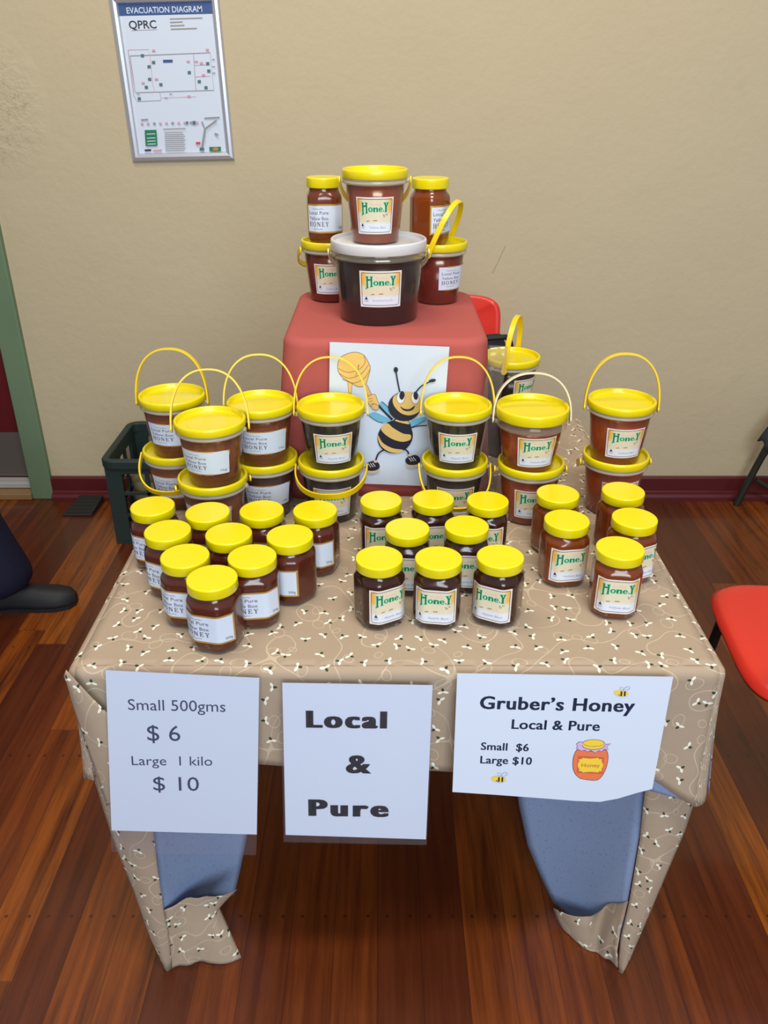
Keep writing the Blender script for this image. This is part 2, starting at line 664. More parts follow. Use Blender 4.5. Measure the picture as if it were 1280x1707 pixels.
# ------------------------------------------------------------------ the evacuation diagram
FY = WALL_Y
tl, tr = at_y(191, -8, FY), at_y(366, -6, FY)
bl, br = at_y(217, 265, FY), at_y(386, 264, FY)
FW, FH = 0.318, 0.445
fc = (tl + tr + bl + br) / 4
frame = empty('picture_frame', (fc.x, FY, fc.z))
frame.rotation_euler = (0, -math.radians(1.2), 0)
tag(frame, 'silver snap frame holding an evacuation diagram, hung high on the cream wall', 'picture frame')
mb = MB()
prof = [(0.0, 0.0), (0.0, 0.008), (0.004, 0.013), (0.012, 0.015), (0.020, 0.012), (0.0235, 0.005), (0.0235, 0.0)]
P = []
for sx_, sz_ in ((-1, -1), (1, -1), (1, 1), (-1, 1)):
    P.append([(sx_ * (FW / 2 - i), -d, sz_ * (FH / 2 - i)) for i, d in prof])
P.append(P[0])
mb.grid(P, 0, False)
mb.build('moulding', mat('silver_aluminium', (196, 200, 208), 0.32, metal=0.55), frame, weld=True, fixn=True)
# diagram drawing; coordinates measured on an enlarged view, x 120..1040/1060.., y 45..1440
art = Art()
IW, IH = FW - 0.044, FH - 0.044


def dg(x, y):
    t = (y - 45) / 1400
    xa, xb = 118 + t * 110, 1035 + t * 90
    return ((x - xa) / (xb - xa) - 0.5) * IW, (0.5 - t) * IH


def drect(x0, y0, x1, y1, mi):
    art.poly([dg(x0, y0), dg(x1, y0), dg(x1, y1), dg(x0, y1)], mi)


def dline(pts, w, mi):
    art.line([dg(*p) for p in pts], w, mi)


DMI = ['paper', 'blue', 'ink', 'grey_ink', 'pinkline', 'dgreen', 'red', 'teal', 'gold']
M['blue'] = mat('header_blue', (52, 84, 140), 0.5)
M['pinkline'] = mat('pink_print', (214, 160, 176), 0.6)
M['dgreen'] = mat('sign_green', (30, 122, 84), 0.5)
M['red'] = mat('print_red', (206, 64, 84), 0.5)
M['teal'] = mat('print_teal', (80, 116, 116), 0.6)
art.poly([(-IW / 2, IH / 2), (IW / 2, IH / 2), (IW / 2, IH / 2 - 0.031), (-IW / 2, IH / 2 - 0.031)], 1)
a, b = dg(205, 132), dg(940, 132)
art.text('EVACUATION DIAGRAM', a[0], b[0], a[1], 0.0155, 0, 0.012)
a, b = dg(218, 268), dg(488, 268)
art.text('QPRC', a[0], b[0], a[1], 0.0215, 2, 0.015)
dline([(235, 284), (490, 280)], 0.0014, 3)
for i, (xa, xb) in enumerate(((620, 940), (620, 745), (620, 760), (625, 880))):
    dline([(xa, 190 + i * 30), (xb, 188 + i * 30)], 0.0035, 3)
dline([(190, 455), (215, 880), (245, 935), (485, 930), (480, 850)], 0.0016, 3)
dline([(190, 455), (395, 455), (398, 505)], 0.0014, 4)
dline([(200, 510), (1000, 498), (1020, 845), (235, 850), (205, 515)], 0.0022, 3)
dline([(405, 505), (412, 770), (430, 848)], 0.0014, 4)
dline([(835, 505), (842, 845)], 0.0014, 3)
dline([(835, 715), (990, 712)], 0.0014, 4)
dline([(835, 610), (960, 606)], 0.0014, 4)
dline([(205, 560), (225, 840)], 0.0014, 4)
dline([(490, 905), (840, 900)], 0.001, 4)
drect(530, 552, 625, 578, 1)
for x, y in ((330, 510), (388, 612), (436, 574), (386, 728), (348, 802), (495, 780), (785, 674), (972, 596), (944, 818), (880, 760), (270, 908), (980, 664)):
    drect(x - 16, y - 14, x + 16, y + 14, 7)
for x, y in ((455, 728), (780, 572), (860, 574), (320, 760), (910, 590), (925, 700), (770, 895), (975, 470), (445, 465)):
    drect(x - 16, y - 9, x + 16, y + 9, 4)
for x, y in ((1030, 560), (1030, 625), (1030, 685), (540, 905), (590, 870), (265, 865)):
    drect(x - 14, y - 4, x + 14, y + 4, 3)
dline([(275, 1110), (345, 1108)], 0.004, 3)
dline([(915, 1108), (1070, 1104)], 0.004, 3)
for x in range(270, 830, 62):
    drect(x, 1138, x + 26, 1158, 4 if (x // 62) % 3 else 3)
drect(728, 1136, 752, 1160, 7)
drect(795, 1132, 825, 1166, 7)
drect(305, 1210, 425, 1365, 5)
for y in (1250, 1290, 1320, 1350):
    dline([(325, y), (410, y - 2)], 0.0022, 0)
dline([(495, 1205), (720, 1203)], 0.0026, 3)
for i in range(10):
    y = 1240 + i * 20
    dline([(505, y), (690 + (i * 37) % 25, y - 1)], 0.002, 3)
dline([(890, 1140), (920, 1210), (1040, 1130)], 0.005, 3)
dline([(920, 1210), (885, 1370), (880, 1410)], 0.006, 3)
drect(855, 1395, 900, 1425, 7)
drect(820, 1338, 865, 1362, 6)
drect(955, 1390, 1072, 1432, 5)
drect(990, 1396, 1045, 1426, 8)
dline([(1015, 1260), (1050, 1275)], 0.006, 3)
dline([(295, 1410), (360, 1408)], 0.0055, 2)
dline([(380, 1415), (470, 1412)], 0.005, 4)
art.build('evacuation_poster', lambda u, v, o: (u, -0.004 - o, v), [M[k] for k in DMI], frame,
          base=(-IW / 2, IW / 2, -IH / 2, IH / 2, 2, 2, 0))

# ------------------------------------------------------------------ table and cloth
TH = 0.664
TX0, TX1, TY0, TY1 = -0.450, 0.487, 0.930, 1.930
cloth_m = mat('bee_print_cotton', (176, 150, 118), 0.85, spec=0.15)
g = NT(cloth_m)
uvn = g.coord('UV')


def scatter(scale, rnd, off):
    v = g.n('ShaderNodeTexVoronoi', voronoi_dimensions='2D', feature='F1')
    p = g.vmath('ADD', uvn, off)
    g.l(p, v.inputs['Vector'])
    v.inputs['Scale'].default_value = scale
    v.inputs['Randomness'].default_value = rnd
    d = g.vmath('SUBTRACT', p, v.outputs['Position'])
    return d, g.sep(v.outputs['Color'])


def rot(v, ang):
    x = g.n('ShaderNodeVectorRotate', rotation_type='Z_AXIS')
    g.l(v, x.inputs['Vector'])
    g.put(x.inputs['Angle'], ang)
    return x.outputs[0]


def ellm(v, cx, cy, rx, ry, ang=0.0):
    d = g.vmath('SUBTRACT', v, (cx, cy, 0))
    if ang:
        d = rot(d, ang)
    d = g.vmath('MULTIPLY', d, (1 / rx, 1 / ry, 0))
    return g.math('LESS_THAN', g.vmath('LENGTH', d), 1.0)


c = g.mix(g.math('MULTIPLY', g.noise(uvn, 9, 3, dim='2D'), 0.35), lin((174, 155, 134)), lin((158, 140, 120)))
# wandering flight lines and loops
fl = g.noise(uvn, 15.0, 0.0, dim='2D')
fl = g.math('LESS_THAN', g.math('ABSOLUTE', g.math('SUBTRACT', fl, 0.5)), 0.0085)
d2, r2 = scatter(17.0, 0.9, (0.31, 0.17, 0))
d2 = g.vmath('MULTIPLY', rot(d2, g.math('MULTIPLY', r2[1], 6.28)), (1.0, 1.35, 0))
rad = g.math('ADD', 0.006, g.math('MULTIPLY', r2[0], 0.008))
ring = g.math('LESS_THAN', g.math('ABSOLUTE', g.math('SUBTRACT', g.vmath('LENGTH', d2), rad)), 0.0007)
c = g.mix(g.math('MULTIPLY', g.math('MAXIMUM', fl, ring), 0.36), c, lin((232, 216, 190)))
d1, r1 = scatter(28.0, 0.74, (0, 0, 0))
b1 = rot(d1, g.math('MULTIPLY', r1[0], 6.283))
body = ellm(b1, 0.0, -0.0028, 0.0022, 0.0039)
w1 = ellm(b1, -0.0040, 0.0013, 0.0042, 0.0021, 0.35)
w2 = ellm(b1, 0.0040, 0.0013, 0.0042, 0.0021, -0.35)
c = g.mix(body, c, lin((70, 72, 48)))
c = g.mix(g.math('MAXIMUM', w1, w2), c, lin((238, 236, 220)))
g.l(c, g.b.inputs['Base Color'])
wv = g.n('ShaderNodeTexWave')
g.l(uvn, wv.inputs['Vector'])
wv.inputs['Scale'].default_value = 300
g.bump(g.noise(uvn, 30, 3, dim='2D'), 0.15, 0.004)
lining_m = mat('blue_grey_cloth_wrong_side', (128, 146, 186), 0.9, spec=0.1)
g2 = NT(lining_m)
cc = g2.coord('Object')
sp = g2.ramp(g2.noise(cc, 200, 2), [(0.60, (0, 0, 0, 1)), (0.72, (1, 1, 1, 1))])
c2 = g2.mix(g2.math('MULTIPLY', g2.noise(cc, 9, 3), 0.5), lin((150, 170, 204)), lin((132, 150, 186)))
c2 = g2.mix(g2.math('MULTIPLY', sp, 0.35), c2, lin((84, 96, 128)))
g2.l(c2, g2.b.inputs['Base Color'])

mb = MB()
R = 0.013                                   # edge rounding
NX, NY = 64, 64


def lerp(a, b, t):
    return a + (b - a) * t


def pl(pts, x):
    for (xa, ya), (xb, yb) in zip(pts, pts[1:]):
        if x <= xb:
            t = 0 if xb == xa else max(0, (x - xa) / (xb - xa))
            t = t * t * (3 - 2 * t)
            return lerp(ya, yb, t)
    return pts[-1][1]


def hang(s, R=R):
    """path of cloth over an edge: returns (outward, down) after travelling s past the tangent point"""
    q = R * PI / 2
    if s < 0:
        return s, 0.0
    if s < q:
        a = s / R
        return R * math.sin(a), R * (1 - math.cos(a))
    return R, R + s - q


# top with the four flaps; the flaps meet at rounded vertical corners
xi0, xi1, yi0, yi1 = TX0 + R, TX1 - R, TY0 + R, TY1 - R
P, U = [], []
for i in range(NY + 1):
    v = lerp(yi0, yi1, i / NY)
    P.append([(lerp(xi0, xi1, j / NX), v, TH) for j in range(NX + 1)])
    U.append([(lerp(xi0, xi1, j / NX), v) for j in range(NX + 1)])
mb.grid(P, 0, True, uv=U)


def front_drop(x):
    return pl([(-0.46, 0.19), (-0.30, 0.175), (-0.18, 0.172), (0.06, 0.185), (0.28, 0.19), (0.38, 0.192), (0.487, 0.25)], x)


def flap(n, pos, drop, wav=0.004, seed=0.0, m=20, orient=1, uvf=None):
    """pos(t)->(base point on the inner edge, outward dir)"""
    P, U = [], []
    for j in range(n + 1):
        t = j / n
        (bx, by), (ox, oy) = pos(t)
        D = drop(t)
        rowp, rowu = [], []
        for i in range(m + 1):
            s = (D + R * (PI / 2 - 1)) * (i / m) ** 1.3
            o, d = hang(s)
            k = max(0, d - R) / 0.2
            w = wav * k * (math.sin(t * 19 + seed) + 0.6 * math.sin(t * 43 + 1.7 * seed))
            w += 0.010 * k * k
            rowp.append((bx + ox * (o + w), by + oy * (o + w), TH - d))
            rowu.append((bx + ox * s, by + oy * s))
        P.append(rowp)
        U.append(rowu)
    mb.grid(P, 0, True, uv=U, flip=(orient < 0))


flap(80, lambda t: ((lerp(xi0, xi1, t), yi0), (0, -1)), lambda t: front_drop(lerp(xi0, xi1, t)), 0.0025, 0.3, orient=1)
flap(60, lambda t: ((lerp(xi0, xi1, t), yi1), (0, 1)), lambda t: 0.20 + 0.02 * math.sin(t * 5), 0.004, 1.3, orient=-1)
flap(60, lambda t: ((xi0, lerp(yi0, yi1, t)), (-1, 0)), lambda t: pl([(0, 0.22), (0.3, 0.22), (0.7, 0.20), (1, 0.24)], t), 0.004, 2.1, orient=-1)
flap(60, lambda t: ((xi1, lerp(yi0, yi1, t)), (1, 0)), lambda t: pl([(0, 0.25), (0.25, 0.24), (0.7, 0.20), (1, 0.24)], t), 0.004, 0.9)
for (cx, cy, a0, Dc) in ((xi0, yi0, 180, 0.20), (xi1, yi0, 270, 0.25), (xi1, yi1, 0, 0.24), (xi0, yi1, 90, 0.24)):
    flap(8, lambda t: ((cx, cy), (math.cos(math.radians(a0 + 90 * t)), math.sin(math.radians(a0 + 90 * t)))), lambda t: Dc, 0.0)


def panel(A, B, YA, YB, nu=10, nv=26, bulge=0.0, flip=False, ripple=0.0):
    """a hanging piece of cloth between two measured edges A and B (photo pixels) that stand at depths YA / YB"""
    def walk(L, Y, t):
        seg = [math.dist(L[i], L[i + 1]) for i in range(len(L) - 1)]
        T = sum(seg) * t
        n = len(L) - 1
        for i, s in enumerate(seg):
            if T <= s or i == n - 1:
                k = min(1, T / s)
                x, y = lerp(L[i][0], L[i + 1][0], k), lerp(L[i][1], L[i + 1][1], k)
                yy = Y if not isinstance(Y, (list, tuple)) else lerp(Y[i], Y[i + 1], k)
                p = at_y(x, y, yy)
                if p.z < 0.002:
                    p.z = 0.002
                return p
            T -= s
    P, U = [], []
    a0 = walk(A, YA, 0)
    sgn = 1 if B[0][0] > A[0][0] else -1
    down = 0.0
    for i in range(nv + 1):
        t = i / nv
        a, b = walk(A, YA, t), walk(B, YB, t)
        r, u = [], []
        for j in range(nu + 1):
            k = j / nu
            p = a.lerp(b, k)
            p.y -= bulge * math.sin(PI * k) + ripple * math.sin(k * 9 + t * 4) * math.sin(PI * k)
            r.append(p)
            if j:
                acc += (p - prev).length
            else:
                if i:
                    down += (p - first).length
                first = p.copy()
                acc = 0.0
            prev = p.copy()
            u.append((a0.x + acc * sgn, a0.z - 0.41 - down))
        P.append(r)
        U.append(u)
    mb.grid(P, 0, True, uv=U, flip=flip)


# left corner: dog-ear fold, outer strip, inside of the corner and its turned-up tip
panel([(110, 1117), (150, 1160), (182, 1192), (214, 1240), (240, 1300)], [(108, 1128), (122, 1180), (142, 1240), (160, 1290), (178, 1345)],
      0.912, [0.925, 0.922, 0.918, 0.916, 0.914], bulge=0.006)
panel([(196, 1225), (238, 1300), (255, 1380), (263, 1450), (273, 1520), (281, 1560), (287, 1614)],
      [(124, 1185), (148, 1270), (172, 1350), (192, 1412), (222, 1485), (248, 1560), (272, 1610)],
      [0.915, 0.918, 0.92, 0.92, 0.922, 0.925, 0.928], 0.934, bulge=0.008)
panel([(238, 1300), (255, 1385), (263, 1450), (272, 1520)], [(430, 1300), (410, 1400), (400, 1450), (390, 1492)],
      [0.935, 0.937, 0.938, 0.938], [1.09, 1.085, 1.08, 1.07], nu=14, bulge=-0.012, flip=False)
panel([(272, 1518), (276, 1545), (280, 1575), (284, 1616)], [(344, 1494), (352, 1530), (358, 1565), (352, 1606)],
      [0.932, 0.930, 0.929, 0.928], [0.962, 0.955, 0.945, 0.935], nu=10, bulge=-0.006, flip=True, ripple=0.004)
panel([(344, 1494), (352, 1530), (358, 1565), (352, 1606)], [(397, 1482), (366, 1512), (385, 1556), (403, 1598)],
      [0.962, 0.955, 0.945, 0.935], [1.0, 0.975, 0.96, 0.95], nu=8, bulge=0.006, flip=True)
# right corner
panel([(1078, 1288), (1066, 1400), (1054, 1470), (1047, 1510), (1034, 1565), (1029, 1616)],
      [(1168, 1305), (1142, 1385), (1112, 1455), (1078, 1535), (1052, 1595), (1040, 1617)],
      [0.945, 0.942, 0.938, 0.935, 0.93, 0.928], [0.955, 0.95, 0.945, 0.94, 0.936, 0.932], bulge=0.010, flip=True)
panel([(862, 1285), (864, 1335), (880, 1410), (903, 1465), (930, 1520), (960, 1562)], [(1085, 1285), (1070, 1370), (1056, 1450), (1046, 1506), (1034, 1570)],
      [1.10, 1.10, 1.09, 1.08, 1.055, 1.02], [0.950, 0.948, 0.945, 0.942, 0.94], nu=14, bulge=-0.012, flip=False)
panel([(922, 1514), (926, 1530), (934, 1545), (946, 1556)], [(985, 1527), (984, 1545), (986, 1565), (988, 1590)],
      [1.02, 1.02, 1.01, 1.0], [0.985, 0.975, 0.968, 0.962], nu=8, bulge=0.008, flip=True)
panel([(985, 1527), (984, 1545), (986, 1565), (988, 1590)], [(1047, 1502), (1034, 1550), (1028, 1585), (1030, 1617)],
      [0.985, 0.975, 0.968, 0.962], [0.940, 0.934, 0.930, 0.928], nu=10, bulge=-0.006, flip=True, ripple=0.004)
panel([(1083, 1286), (1084, 1318)], [(1142, 1326), (1142, 1334)], 0.936, 0.940, nu=8, nv=4)
cloth = mb.build('tablecloth', [cloth_m, lining_m], weld=True)
tag(cloth, 'beige bee-print tablecloth with blue-grey wrong side draped over the honey table', 'tablecloth')
md = cloth.modifiers.new('thickness', 'SOLIDIFY')
md.thickness = 0.0009
md.offset = -1
md.material_offset = 1

table = empty('card_table', (0.0185, 1.43, 0))
tag(table, 'small square folding table hidden under the beige bee-print cloth', 'table')
steel_dark = mat('dark_enamelled_steel', (44, 40, 42), 0.45, metal=0.4)
mb = MB()
mb.box((-0.452, -0.486, TH - 0.024), (0.452, 0.486, TH - 0.0022))
mb.build('tabletop', mat('brown_hardboard', (96, 66, 44), 0.6), table, bevel=0.004)
for sx_ in (-1, 1):
    for sy_ in (-1, 1):
        mb = MB()
        mb.tube([(sx_ * 0.42, sy_ * 0.44, TH - 0.024), (sx_ * 0.415, sy_ * 0.435, 0.0)], 0.011, 12)
        mb.build('leg', steel_dark, table)

# ------------------------------------------------------------------ coral covered box
coral = mat('coral_cotton', (196, 92, 80), 0.85, spec=0.15)
g = NT(coral)
g.l(g.mix(g.math('MULTIPLY', g.noise(g.coord('Object'), 5, 3), 0.4), lin((180, 92, 86)), lin((164, 80, 77))), g.b.inputs['Base Color'])
g.bump(g.noise(g.coord('Object'), 420, 2), 0.15, 0.001)
BX0, BX1, BY0, BY1, BH = -0.190, 0.196, 1.488, 1.905, 0.3155
bcx, bcy = (BX0 + BX1) / 2, (BY0 + BY1) / 2
hw, hd, CR = (BX1 - BX0) / 2, (BY1 - BY0) / 2, 0.050


def rrect(t, ex):
    """rounded rectangle, t in 0..1 from the front-left corner going right; ex = outward growth"""
    r = CR
    a, b = hw - r, hd - r
    L = [2 * a, r * PI / 2, 2 * b, r * PI / 2, 2 * a, r * PI / 2, 2 * b, r * PI / 2]
    T = t * sum(L)
    segs = [((-a, -b - r), (1, 0), None), ((a, -b), None, -90), ((a + r, -b), (0, 1), None), ((a, b), None, 0),
            ((a, b + r), (-1, 0), None), ((-a, b), None, 90), ((-a - r, b), (0, -1), None), ((-a, -b), None, 180)]
    for l, (p, d, an) in zip(L, segs):
        if T <= l + 1e-9:
            if d:
                nx_, ny_ = d[1], -d[0]
                return p[0] + d[0] * T + nx_ * ex, p[1] + d[1] * T + ny_ * ex, nx_, ny_
            ang = math.radians(an) + T / r
            return p[0] + (r + ex) * math.cos(ang), p[1] + (r + ex) * math.sin(ang), math.cos(ang), math.sin(ang)
        T -= l
    return rrect(0, ex)


mb = MB()
N = 220
rows = []
for i in range(8):
    rows.append((-(CR * 0.9) * (1 - i / 7) - 0.012 * (i < 7), 0.0))
RR = 0.016
P = []
for q in (0.0, 0.35, 0.7, 0.9):              # flat top shrinking rings
    P.append([(rrect(j / N, 0)[0] * q, rrect(j / N, 0)[1] * q, BH) for j in range(N)])
for a in range(0, 91, 15):
    ex = -RR + RR * math.sin(math.radians(a))
    P.append([(rrect(j / N, ex)[0], rrect(j / N, ex)[1], BH - RR + RR * math.cos(math.radians(a))) for j in range(N)])
for i in range(1, 15):
    t = i / 14
    row = []
    for j in range(N):
        th = j / N
        x, y, nx_, ny_ = rrect(th, 0)
        corner = (abs(nx_) * abs(ny_) * 2) ** 0.5          # 1 on the corners
        side = abs(nx_)
        fold = 0.006 * math.sin(th * 2 * PI * 17) + 0.004 * math.sin(th * 2 * PI * 29 + 1)
        front = 1.0 if ny_ < -0.9 else 0.0
        ex = t * (0.006 + 0.020 * corner + 0.012 * side * (1 if nx_ < 0 else 0.15)) + t * fold * (0.9 - 0.75 * front)
        z = lerp(BH - RR, 0.0015, t)
        row.append((x + nx_ * ex, y + ny_ * ex, z))
    P.append(row)
mb.grid(P, 0, True, True, flip=True)
box = mb.build('covered_display_box', coral)
box.location = (bcx, bcy, TH)
tag(box, 'coral red cloth covered box standing at the back of the honey table', 'display stand')
bm = bmesh.new()
bm.from_mesh(box.data)
bmesh.ops.contextual_create(bm, geom=[e for e in bm.edges if e.is_boundary])
bmesh.ops.recalc_face_normals(bm, faces=bm.faces)
bm.to_mesh(box.data)
bm.free()

# poster with the cartoon bee on the front of the box
PY = BY0 - 0.0115
tl, tr = at_y(548.5, 570, PY), at_y(746.5, 578, PY)
bl, br = at_y(548, 804, PY), at_y(733, 811, PY)
PWd = ((tr - tl).length + (br - bl).length) / 2
ex_ = ((tr - tl) + (br - bl)).normalized()
ez_ = Vector((-ex_.z, 0, ex_.x))
pc = (tl + tr + bl + br) / 4
PHt = ((tl - bl).length + (tr - br).length) / 2


def pb(x, y):
    """enlarged-view coordinates of the poster -> metres about its centre"""
    p = at_y(530 + x / 5.565, 560 + y / 5.565, PY) - pc
    return p.dot(ex_), p.dot(ez_)


art = Art()
BM = ['paper', 'bee_black', 'bee_tan', 'wing', 'honeycol', 'outline', 'white', 'stick', 'sole']
M['bee_black'] = mat('poster_navy_black', (30, 32, 48), 0.45)
M['bee_tan'] = mat('poster_tan', (226, 190, 112), 0.5)
M['wing'] = mat('poster_wing_blue', (110, 184, 216), 0.5)
M['honeycol'] = mat('poster_honey', (236, 196, 112), 0.5)
M['outline'] = mat('poster_outline', (110, 88, 56), 0.5)
M['white'] = mat('poster_white', (236, 238, 242), 0.5)
M['stick'] = mat('poster_stick', (226, 182, 128), 0.5)
M['sole'] = mat('poster_sole', (214, 196, 158), 0.5)


def bp(pts, mi, hol=()):
    art.poly([pb(*p) for p in pts], mi, [[pb(*p) for p in h] for h in hol])


def bl_(pts, w, mi, closed=False):
    art.line([pb(*p) for p in pts], w, mi, closed)


def arc(cx, cy, rx, ry, a0, a1, rot=0, n=24):
    c_, s_ = math.cos(math.radians(rot)), math.sin(math.radians(rot))
    o = []
    for i in range(n + 1):
        a = math.radians(a0 + (a1 - a0) * i / n)
        x, y = rx * math.cos(a), ry * math.sin(a)
        o.append((cx + x * c_ - y * s_, cy + x * s_ + y * c_))
    return o


def spl(pts, n=8, closed=False):
    out = []
    N_ = len(pts)
    rng = range(N_ if closed else N_ - 1)
    for i in rng:
        p0 = pts[(i - 1) % N_] if (i > 0 or closed) else pts[i]
        p1, p2 = pts[i], pts[(i + 1) % N_]
        p3 = pts[(i + 2) % N_] if (i + 2 < N_ or closed) else p2
        for k in range(n):
            t = k / n
            out.append(tuple(0.5 * (2 * b + (c_ - a) * t + (2 * a - 5 * b + 4 * c_ - d) * t * t + (3 * b - a - 3 * c_ + d) * t ** 3)
                             for a, b, c_, d in zip(p0, p1, p2, p3)))
    if not closed:
        out.append(pts[-1])
    return out


# honey dipper
blob = spl([(330, 150), (420, 175), (470, 250), (485, 300), (465, 380), (440, 450), (380, 470), (300, 430), (215, 370), (182, 290), (215, 195)], closed=True)
drip = spl([(275, 430), (280, 480), (285, 530), (310, 530), (315, 470), (325, 425)], 5)
bp(drip, 4)
bl_(drip, 0.0007, 5)
bp([(425, 470), (455, 450), (500, 550), (470, 570)], 7)
bl_([(425, 470), (470, 570)], 0.0007, 5)
bl_([(455, 450), (500, 550)], 0.0007, 5)
bp(blob, 4)
bl_(blob, 0.0009, 5, True)
bl_(spl([(190, 300), (270, 335), (370, 315), (435, 250), (425, 175)]), 0.0008, 5)
bl_(spl([(195, 345), (290, 390), (400, 350), (470, 265)]), 0.0008, 5)
bl_(spl([(225, 400), (330, 435), (430, 390), (480, 310)]), 0.0008, 5)
bl_(spl([(350, 370), (380, 270), (372, 285)]), 0.0008, 5)
# wings
bp(spl([(470, 735), (520, 705), (600, 735), (672, 780), (600, 805), (540, 785)], closed=True), 3)
bl_(spl([(470, 735), (540, 785), (605, 805)]), 0.0012, 1)
bp(spl([(590, 605), (645, 650), (660, 720), (680, 760), (620, 720), (565, 660)], closed=True), 3)
bl_(spl([(590, 605), (635, 645), (662, 680)]), 0.0012, 1)
bp(spl([(850, 800), (930, 760), (1010, 750), (1000, 790), (900, 835), (862, 840)], closed=True), 3)
bl_(spl([(865, 845), (930, 815), (990, 780)]), 0.001, 1)
# arms, hand
bl_([(560, 640), (620, 705), (690, 775)], [0.0040, 0.0036, 0.0046], 1)
bl_(spl([(860, 850), (930, 832), (1010, 828)]), 0.0022, 1)
hand = spl([(455, 570), (490, 545), (530, 540), (550, 590), (565, 640), (540, 685), (500, 660), (470, 620)], closed=True)
bp(hand, 4)
bl_(hand, 0.0008, 5, True)
for a_, b_ in (((470, 580), (505, 575)), ((478, 605), (512, 598)), ((490, 630), (525, 620))):
    bl_([a_, b_], 0.0007, 5)
bp(arc(530, 655, 36, 26, 0, 360, 20)[:-1], 7)
bl_(arc(530, 655, 36, 26, 0, 360, 20)[:-1], 0.0007, 5, True)
# antennae
bl_(spl([(765, 540), (745, 450), (722, 320)]), [0.0026] * 17, 1)
bp(arc(722, 310, 20, 26, 0, 360)[:-1], 1)
bl_(spl([(905, 520), (960, 460), (1050, 415)]), 0.0024, 1)
bp(arc(1060, 410, 34, 15, 0, 360, -12)[:-1], 1)
# body
bp(arc(716, 930, 168, 150, 0, 360, -28)[:-1], 1)
bp(arc(765, 870, 104, 120, 0, 360)[:-1], 1)
bp(spl([(585, 860), (640, 805), (700, 850), (790, 900), (858, 912), (852, 958), (770, 975), (660, 935)], closed=True), 2)
bp(spl([(558, 915), (600, 985), (690, 1035), (790, 1052), (740, 1078), (660, 1068), (590, 1020), (560, 960)], closed=True), 2)
bp(spl([(712, 778), (770, 765), (830, 785), (845, 812), (780, 802)], closed=True), 2)
# head
bp(arc(800, 650, 150, 136, 0, 360)[:-1], 1)
bp(spl([(715, 545), (800, 515), (880, 520), (940, 560), (948, 640), (930, 700), (850, 730), (770, 710), (710, 650), (692, 590)], closed=True), 2)
bp(arc(768, 565, 38, 56, 0, 360, 8)[:-1], 6)
bl_(arc(768, 565, 38, 56, 0, 360, 8)[:-1], 0.0007, 5, True)
bp(arc(900, 570, 36, 54, 0, 360, -6)[:-1], 6)
bl_(arc(900, 570, 36, 54, 0, 360, -6)[:-1], 0.0007, 5, True)
bp(arc(778, 545, 24, 40, 0, 360, 4)[:-1], 1)
bp(arc(906, 548, 22, 38, 0, 360, -4)[:-1], 1)
bp(spl([(762, 645), (800, 668), (850, 670), (898, 640), (880, 675), (835, 690), (790, 680)], closed=True), 1)
# legs and shoes
bl_(spl([(610, 1050), (560, 1085), (535, 1150)]), 0.0030, 1)
bl_(spl([(800, 1040), (835, 1070), (845, 1125)]), 0.0030, 1)
for dx, dy, sg in ((0, 0, 0), (375, -55, 1)):
    shoe = spl([(440, 1185), (480, 1160), (530, 1150), (565, 1175), (570, 1215), (530, 1240), (465, 1240), (438, 1215)], closed=True)
    bp([(x + dx, y + dy + 20) for x, y in shoe], 8)
    bp([(x + dx, y + dy) for x, y in shoe], 1)
    for k_ in range(3):
        bl_([(465 + k_ * 20 + dx, 1175 - k_ * 4 + dy), (492 + k_ * 20 + dx, 1210 - k_ * 4 + dy)], 0.0012, 6)
    bp(arc(535 + dx - sg * 60, 1155 + dy - sg * 4, 18, 12, 0, 360)[:-1], 8)
poster = art.build('bee_poster', lambda u, v, o: (u, -o, v), [M[k] for k in BM], None,
                   base=(-PWd / 2, PWd / 2, -PHt / 2, PHt / 2, 6, 6, 0))
poster.location = (pc.x, PY, pc.z)
poster.rotation_euler = (0, -math.atan2(ex_.z, ex_.x), 0)
for m_ in ('paper',):
    pass
tag(poster, 'laminated poster of a cartoon bee with honey dipper on the front of the coral box', 'poster')

# clear sleeve hanging on the right edge of the coral box
mb = MB()
sy = BY0 - 0.006
P = [[(0.188 + 0.034 * k / 6 + 0.004 * math.sin(i * 0.7), sy - 0.002 * math.sin(k * 0.9 + i * 0.3), TH + 0.004 + 0.303 * i / 12) for k in range(7)] for i in range(13)]
mb.grid(P, 0, True)
slv = mb.build('plastic_sleeve', M['sleeve'])
md = slv.modifiers.new('thickness', 'SOLIDIFY')
md.thickness = 0.0004
tag(slv, 'empty clear plastic sleeve hanging down the right edge of the coral box', 'plastic sleeve')

# ------------------------------------------------------------------ honey labels
HL = ['label_paper', 'line', 'mint', 'green', 'ink', 'pen', 'pink', 'brown_ink', 'paper']
HX, HY = 600.0, 437.0


